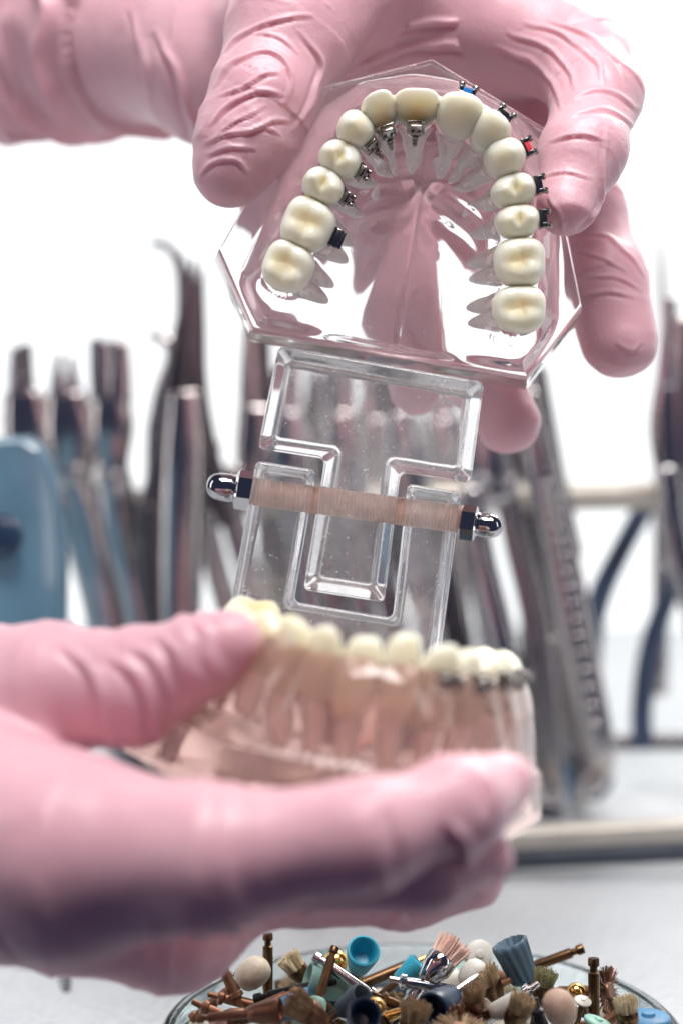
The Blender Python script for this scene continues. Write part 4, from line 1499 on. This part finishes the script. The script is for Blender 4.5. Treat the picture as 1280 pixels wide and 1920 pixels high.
HERO = [
    ('cup', 'teal', 'brass', (672, 1812, 34.6), (78, 52), 'bright teal cup standing up with its hollow facing out', 1.05),
    ('brush', 'bristle_cream', 'brass', (572, 1838, 34.8), (128, 5), 'cream bristle brush pointing up left beside the teal cup', 0.95),
    ('mandrel', 'brass', 'brass', (502, 1865, 34.6), (-90, 4), 'short brass mandrel standing upright near the gloved hand', 0.95),
    ('dome', 'cream', 'copperbrown', (452, 1842, 34.4), (38, 8), 'large cream dome cup closest to the gloved hand', 1.0),
    ('ball', 'gold', 'brass', (622, 1822, 35.6), (70, 20), 'shiny gold ball just left of the teal cup', 1.0),
    ('cup', 'seafoam', 'copperbrown', (646, 1858, 33.9), (160, 10), 'seafoam green cup lying on its side below the teal cup', 1.1),
    ('brush', 'bristle_pink', 'chrome', (806, 1830, 34.4), (48, -22), 'chrome shank brush with fringe of pink bristles', 1.35),
    ('cup', 'navyrub', 'steel', (846, 1868, 33.2), (192, 58), 'dark navy hollow cup facing the viewer', 1.08),
    ('ribbed', 'slate', 'brass', (982, 1838, 34.6), (112, 2), 'slate blue cup with spiral ribs tilted left', 1.15),
    ('disc', 'white', 'brass', (898, 1790, 36.2), (60, 70), 'milky white disc leaning at the back of the heap', 0.85),
    ('dome', 'white', 'copperbrown', (872, 1846, 34.3), (55, 10), 'small white dome cup left of the spiral ribbed cup', 0.85),
    ('brush', 'bristle_tan', 'brass', (930, 1868, 34.2), (118, 10), 'tan bristle brush under the spiral ribbed cup', 1.0),
    ('mandrel', 'brass', 'brass', (1113, 1925, 34.0), (-90, 2), 'tall brass mandrel standing upright at the right of the dish', 1.05),
    ('wheel', 'copperbrown', 'copperbrown', (1138, 1858, 34.9), (10, 30), 'brown toothed wheel behind the tall brass mandrel', 1.0),
    ('ball', 'gold', 'brass', (1086, 1872, 34.8), (120, 30), 'small gold ball left of the tall brass mandrel', 0.75),
    ('mandrel', 'gold', 'brass', (770, 1808, 36.0), (20, -10), 'gold headed mandrel lying at the back right of the teal cup', 1.1),
    ('dome', 'peach', 'brass', (1058, 1915, 31.6), (112, 20), 'blurred peach dome cup at the lower right', 0.98),
    ('brush', 'bristle_green', 'brass', (1012, 1872, 33.6), (80, 10), 'olive bristle brush left of the peach dome cup', 0.9),
    ('mandrel', 'brass', 'brass', (986, 1818, 35.8), (200, 0), 'dull brass mandrel poking out right of the ribbed cup', 1.0),
    ('cup', 'skyblue', 'brass', (520, 1896, 33.0), (15, 5), 'sky blue cup at the lower left of the heap', 0.95),
    ('mandrel', 'black', 'black', (600, 1848, 33.6), (14, 6), 'black metal mandrel lying in the left of the heap', 1.05),
    ('brush', 'bristle_tan', 'brass', (768, 1948, 32.0), (80, 10), 'blurred tan brush at the bottom edge', 1.1),
    ('cup', 'navyrub', 'brass', (668, 1925, 31.3), (70, 55), 'very dark cup cut by the bottom edge', 1.0),
    ('brush', 'bristle_tan', 'copperbrown', (598, 1912, 32.2), (140, 20), 'tan bristle brush at the lower left below the green cup', 1.1),
    ('mandrel', 'steel', 'steel', (985, 1862, 33.2), (38, 8), 'bright steel mandrel lying below the ribbed cup', 1.0),
    ('mandrel', 'steel', 'chrome', (760, 1842, 34.2), (168, 6), 'polished steel mandrel right of the teal cup', 1.05),
    ('cup', 'teal', 'brass', (748, 1838, 35.2), (40, 0), 'small teal cup half buried behind the steel mandrel', 0.75),
    ('disc', 'mint', 'brass', (1120, 1918, 33.2), (70, 5), 'mint green disc at the foot of the tall brass mandrel', 0.8),
    ('brush', 'bristle_tan', 'copperbrown', (890, 1896, 32.6), (95, 15), 'small tan brush in front of the navy cup', 0.85),
    ('wheel', 'copperbrown', 'copperbrown', (880, 1915, 32.2), (60, 10), 'brown bristle wheel at the bottom centre', 0.9),
    ('cup', 'mint', 'brass', (596, 1876, 33.2), (250, 30), 'pale mint cup tucked under the green cup', 0.85),
    ('brush', 'bristle_pink', 'copperbrown', (450, 1905, 33.2), (200, 15), 'pink bristle brush in the lower left corner of the heap', 0.9),
    ('cup', 'copperbrown', 'copperbrown', (470, 1902, 32.0), (8, 10), 'brown metal cup lying sideways at the lower left', 0.8),
    ('mandrel', 'copperbrown', 'copperbrown', (420, 1872, 33.9), (165, 5), 'brown mandrel under the gloved hand', 1.0),
    ('brush', 'bristle_cream', 'brass', (1180, 1925, 33.2), (100, 5), 'cream bristle brush at the right bottom corner', 0.9),
    ('mandrel', 'copperbrown', 'copperbrown', (440, 1862, 33.9), (-62, 10), 'brown mandrel leaning against the cream dome cup', 1.0),
    ('mandrel', 'copperbrown', 'copperbrown', (388, 1892, 33.2), (152, 5), 'dark brown mandrel at the left wall of the dish', 1.0),
    ('mandrel', 'brass', 'brass', (722, 1876, 33.2), (152, 10), 'brass mandrel lying below the bright teal cup', 1.0),
    ('mandrel', 'steel', 'satin', (690, 1862, 33.5), (-32, 12), 'dull steel mandrel crossing under the bright teal cup', 1.0),
    ('mandrel', 'copperbrown', 'copperbrown', (925, 1852, 34.2), (24, 5), 'long copper mandrel lying under the slate blue cup', 1.15),
    ('brush', 'bristle_tan', 'brass', (960, 1922, 32.2), (70, 15), 'tan brush in front of the bright steel mandrel', 0.95),
    ('ball', 'gold', 'brass', (712, 1905, 32.2), (120, 20), 'dull gold ball right of the very dark cup', 0.8),
    ('mandrel', 'gold', 'gold', (752, 1898, 32.6), (20, 5), 'gold mandrel lying at the bottom left of the navy cup', 0.9),
    ('cup', 'white', 'brass', (925, 1898, 32.6), (25, 25), 'white hollow cup below the long copper mandrel', 0.8),
    ('mandrel', 'black', 'black', (1008, 1902, 32.8), (100, 5), 'black mandrel behind the peach dome cup', 1.0),
    ('mandrel', 'brass', 'copperbrown', (1165, 1898, 33.6), (35, 5), 'brown mandrel right of the mint green disc', 1.0),
    ('disc', 'white', 'brass', (1092, 1878, 33.9), (80, 20), 'tiny white disc beside the tall brass mandrel', 0.5),
    ('wheel', 'bristle_tan', 'copperbrown', (862, 1935, 31.6), (85, 15), 'tan round brush at the bottom edge below the navy cup', 1.1),
    ('mandrel', 'brass', 'brass', (548, 1868, 33.9), (48, 8), 'brass mandrel below the cream bristle brush', 1.0),
    ('cup', 'slate', 'brass', (640, 1895, 32.5), (40, 30), 'slate cup in front of the seafoam green cup', 0.85),
    ('disc', 'skyblue', 'brass', (1215, 1912, 34.8), (90, 6), 'flat sky blue disc against the right wall of the dish', 1.3),
]
for kind, head, metal, (px, py, d), (an, tw), lb, sz in HERO:
    polisher(kind, head, metal, P(px, py, d), rot_dir(an, tw), lb, sz * 0.89)

# lower layers of the heap: look-alikes that fill the dish under the pieces named above
FILL = [('mandrel', 'brass', 'brass', 'brass mandrel buried in the heap'), ('mandrel', 'copperbrown', 'copperbrown', 'brown mandrel buried in the heap'),
        ('mandrel', 'steel', 'satin', 'steel mandrel buried in the heap'), ('cup', 'cream', 'brass', 'cream cup buried in the heap'),
        ('brush', 'bristle_tan', 'brass', 'tan brush buried in the heap'), ('cup', 'seafoam', 'brass', 'seafoam cup buried in the heap'),
        ('dome', 'white', 'brass', 'white cup buried in the heap'), ('wheel', 'bristle_tan', 'copperbrown', 'tan brush wheel buried in the heap'),
        ('cup', 'slate', 'brass', 'slate cup buried in the heap'), ('mandrel', 'black', 'black', 'black mandrel buried in the heap')]
rg = random.Random(21)
k = 0
FILL_ORDER = []
KEEP = {26, 53, 55, 57, 58, 63, 64, 66, 69, 71, 73, 74, 80, 85, 87, 88, 93, 94, 95}
CUT = {'standing', 'pointing', 'lying', 'leaning', 'with', 'at', 'under', 'behind', 'left', 'just', 'right', 'in', 'below', 'poking', 'tilted', 'facing', 'cut', 'tucked', 'half', 'against', 'closest', 'beside', 'crossing', 'near'}
SHORT = {}
for h in HERO:
    wd = h[5].split()
    n_ = next(i for i, w_ in enumerate(wd) if w_ in CUT)
    nm_ = ' '.join(wd[:n_])
    SHORT[nm_] = None if nm_ in SHORT else np.array(h[3][:2], float)
SHORT = {a_: b_ for a_, b_ in SHORT.items() if b_ is not None}
used = set()
for layer, (z0, nn, rmax) in enumerate(((0.55, 26, 4.0), (0.95, 26, 4.0), (1.50, 44, 4.1))):
    for j in range(nn):
        for _ in range(30):
            x, y = rg.uniform(-rmax, rmax), rg.uniform(-1.6, rmax)
            if x * x + y * y < rmax * rmax:
                break
        kind, hd, mt, lb = FILL[k % len(FILL)]
        k += 1
        a = rg.uniform(0, 6.283)
        # keep the shank inside the wall
        dv = np.array([math.cos(a), math.sin(a), rg.uniform(-0.12, 0.25)])
        tail = np.array([x, y]) - dv[:2] * 1.4
        if np.hypot(*tail) > 4.5:
            dv[:2] = -dv[:2]
        pos = np.array([DX + x, DY + y, z0 + rg.uniform(-0.08, 0.12)])
        sz = rg.uniform(0.85, 1.0)
        FILL_ORDER.append(None)
        if KEEP is not None and k - 1 not in KEEP:      # wholly hidden under the pieces above
            continue
        q = to_px(pos[None])[0]
        for hn, hp in sorted(SHORT.items(), key=lambda it: np.hypot(*(it[1] - q))):
            if (lb, hn) not in used:
                break
        used.add((lb, hn))
        FILL_ORDER[-1] = polisher(kind, hd, mt, pos, dv, lb.replace(' buried in the heap', ' half buried beside the ') + hn, sz).name
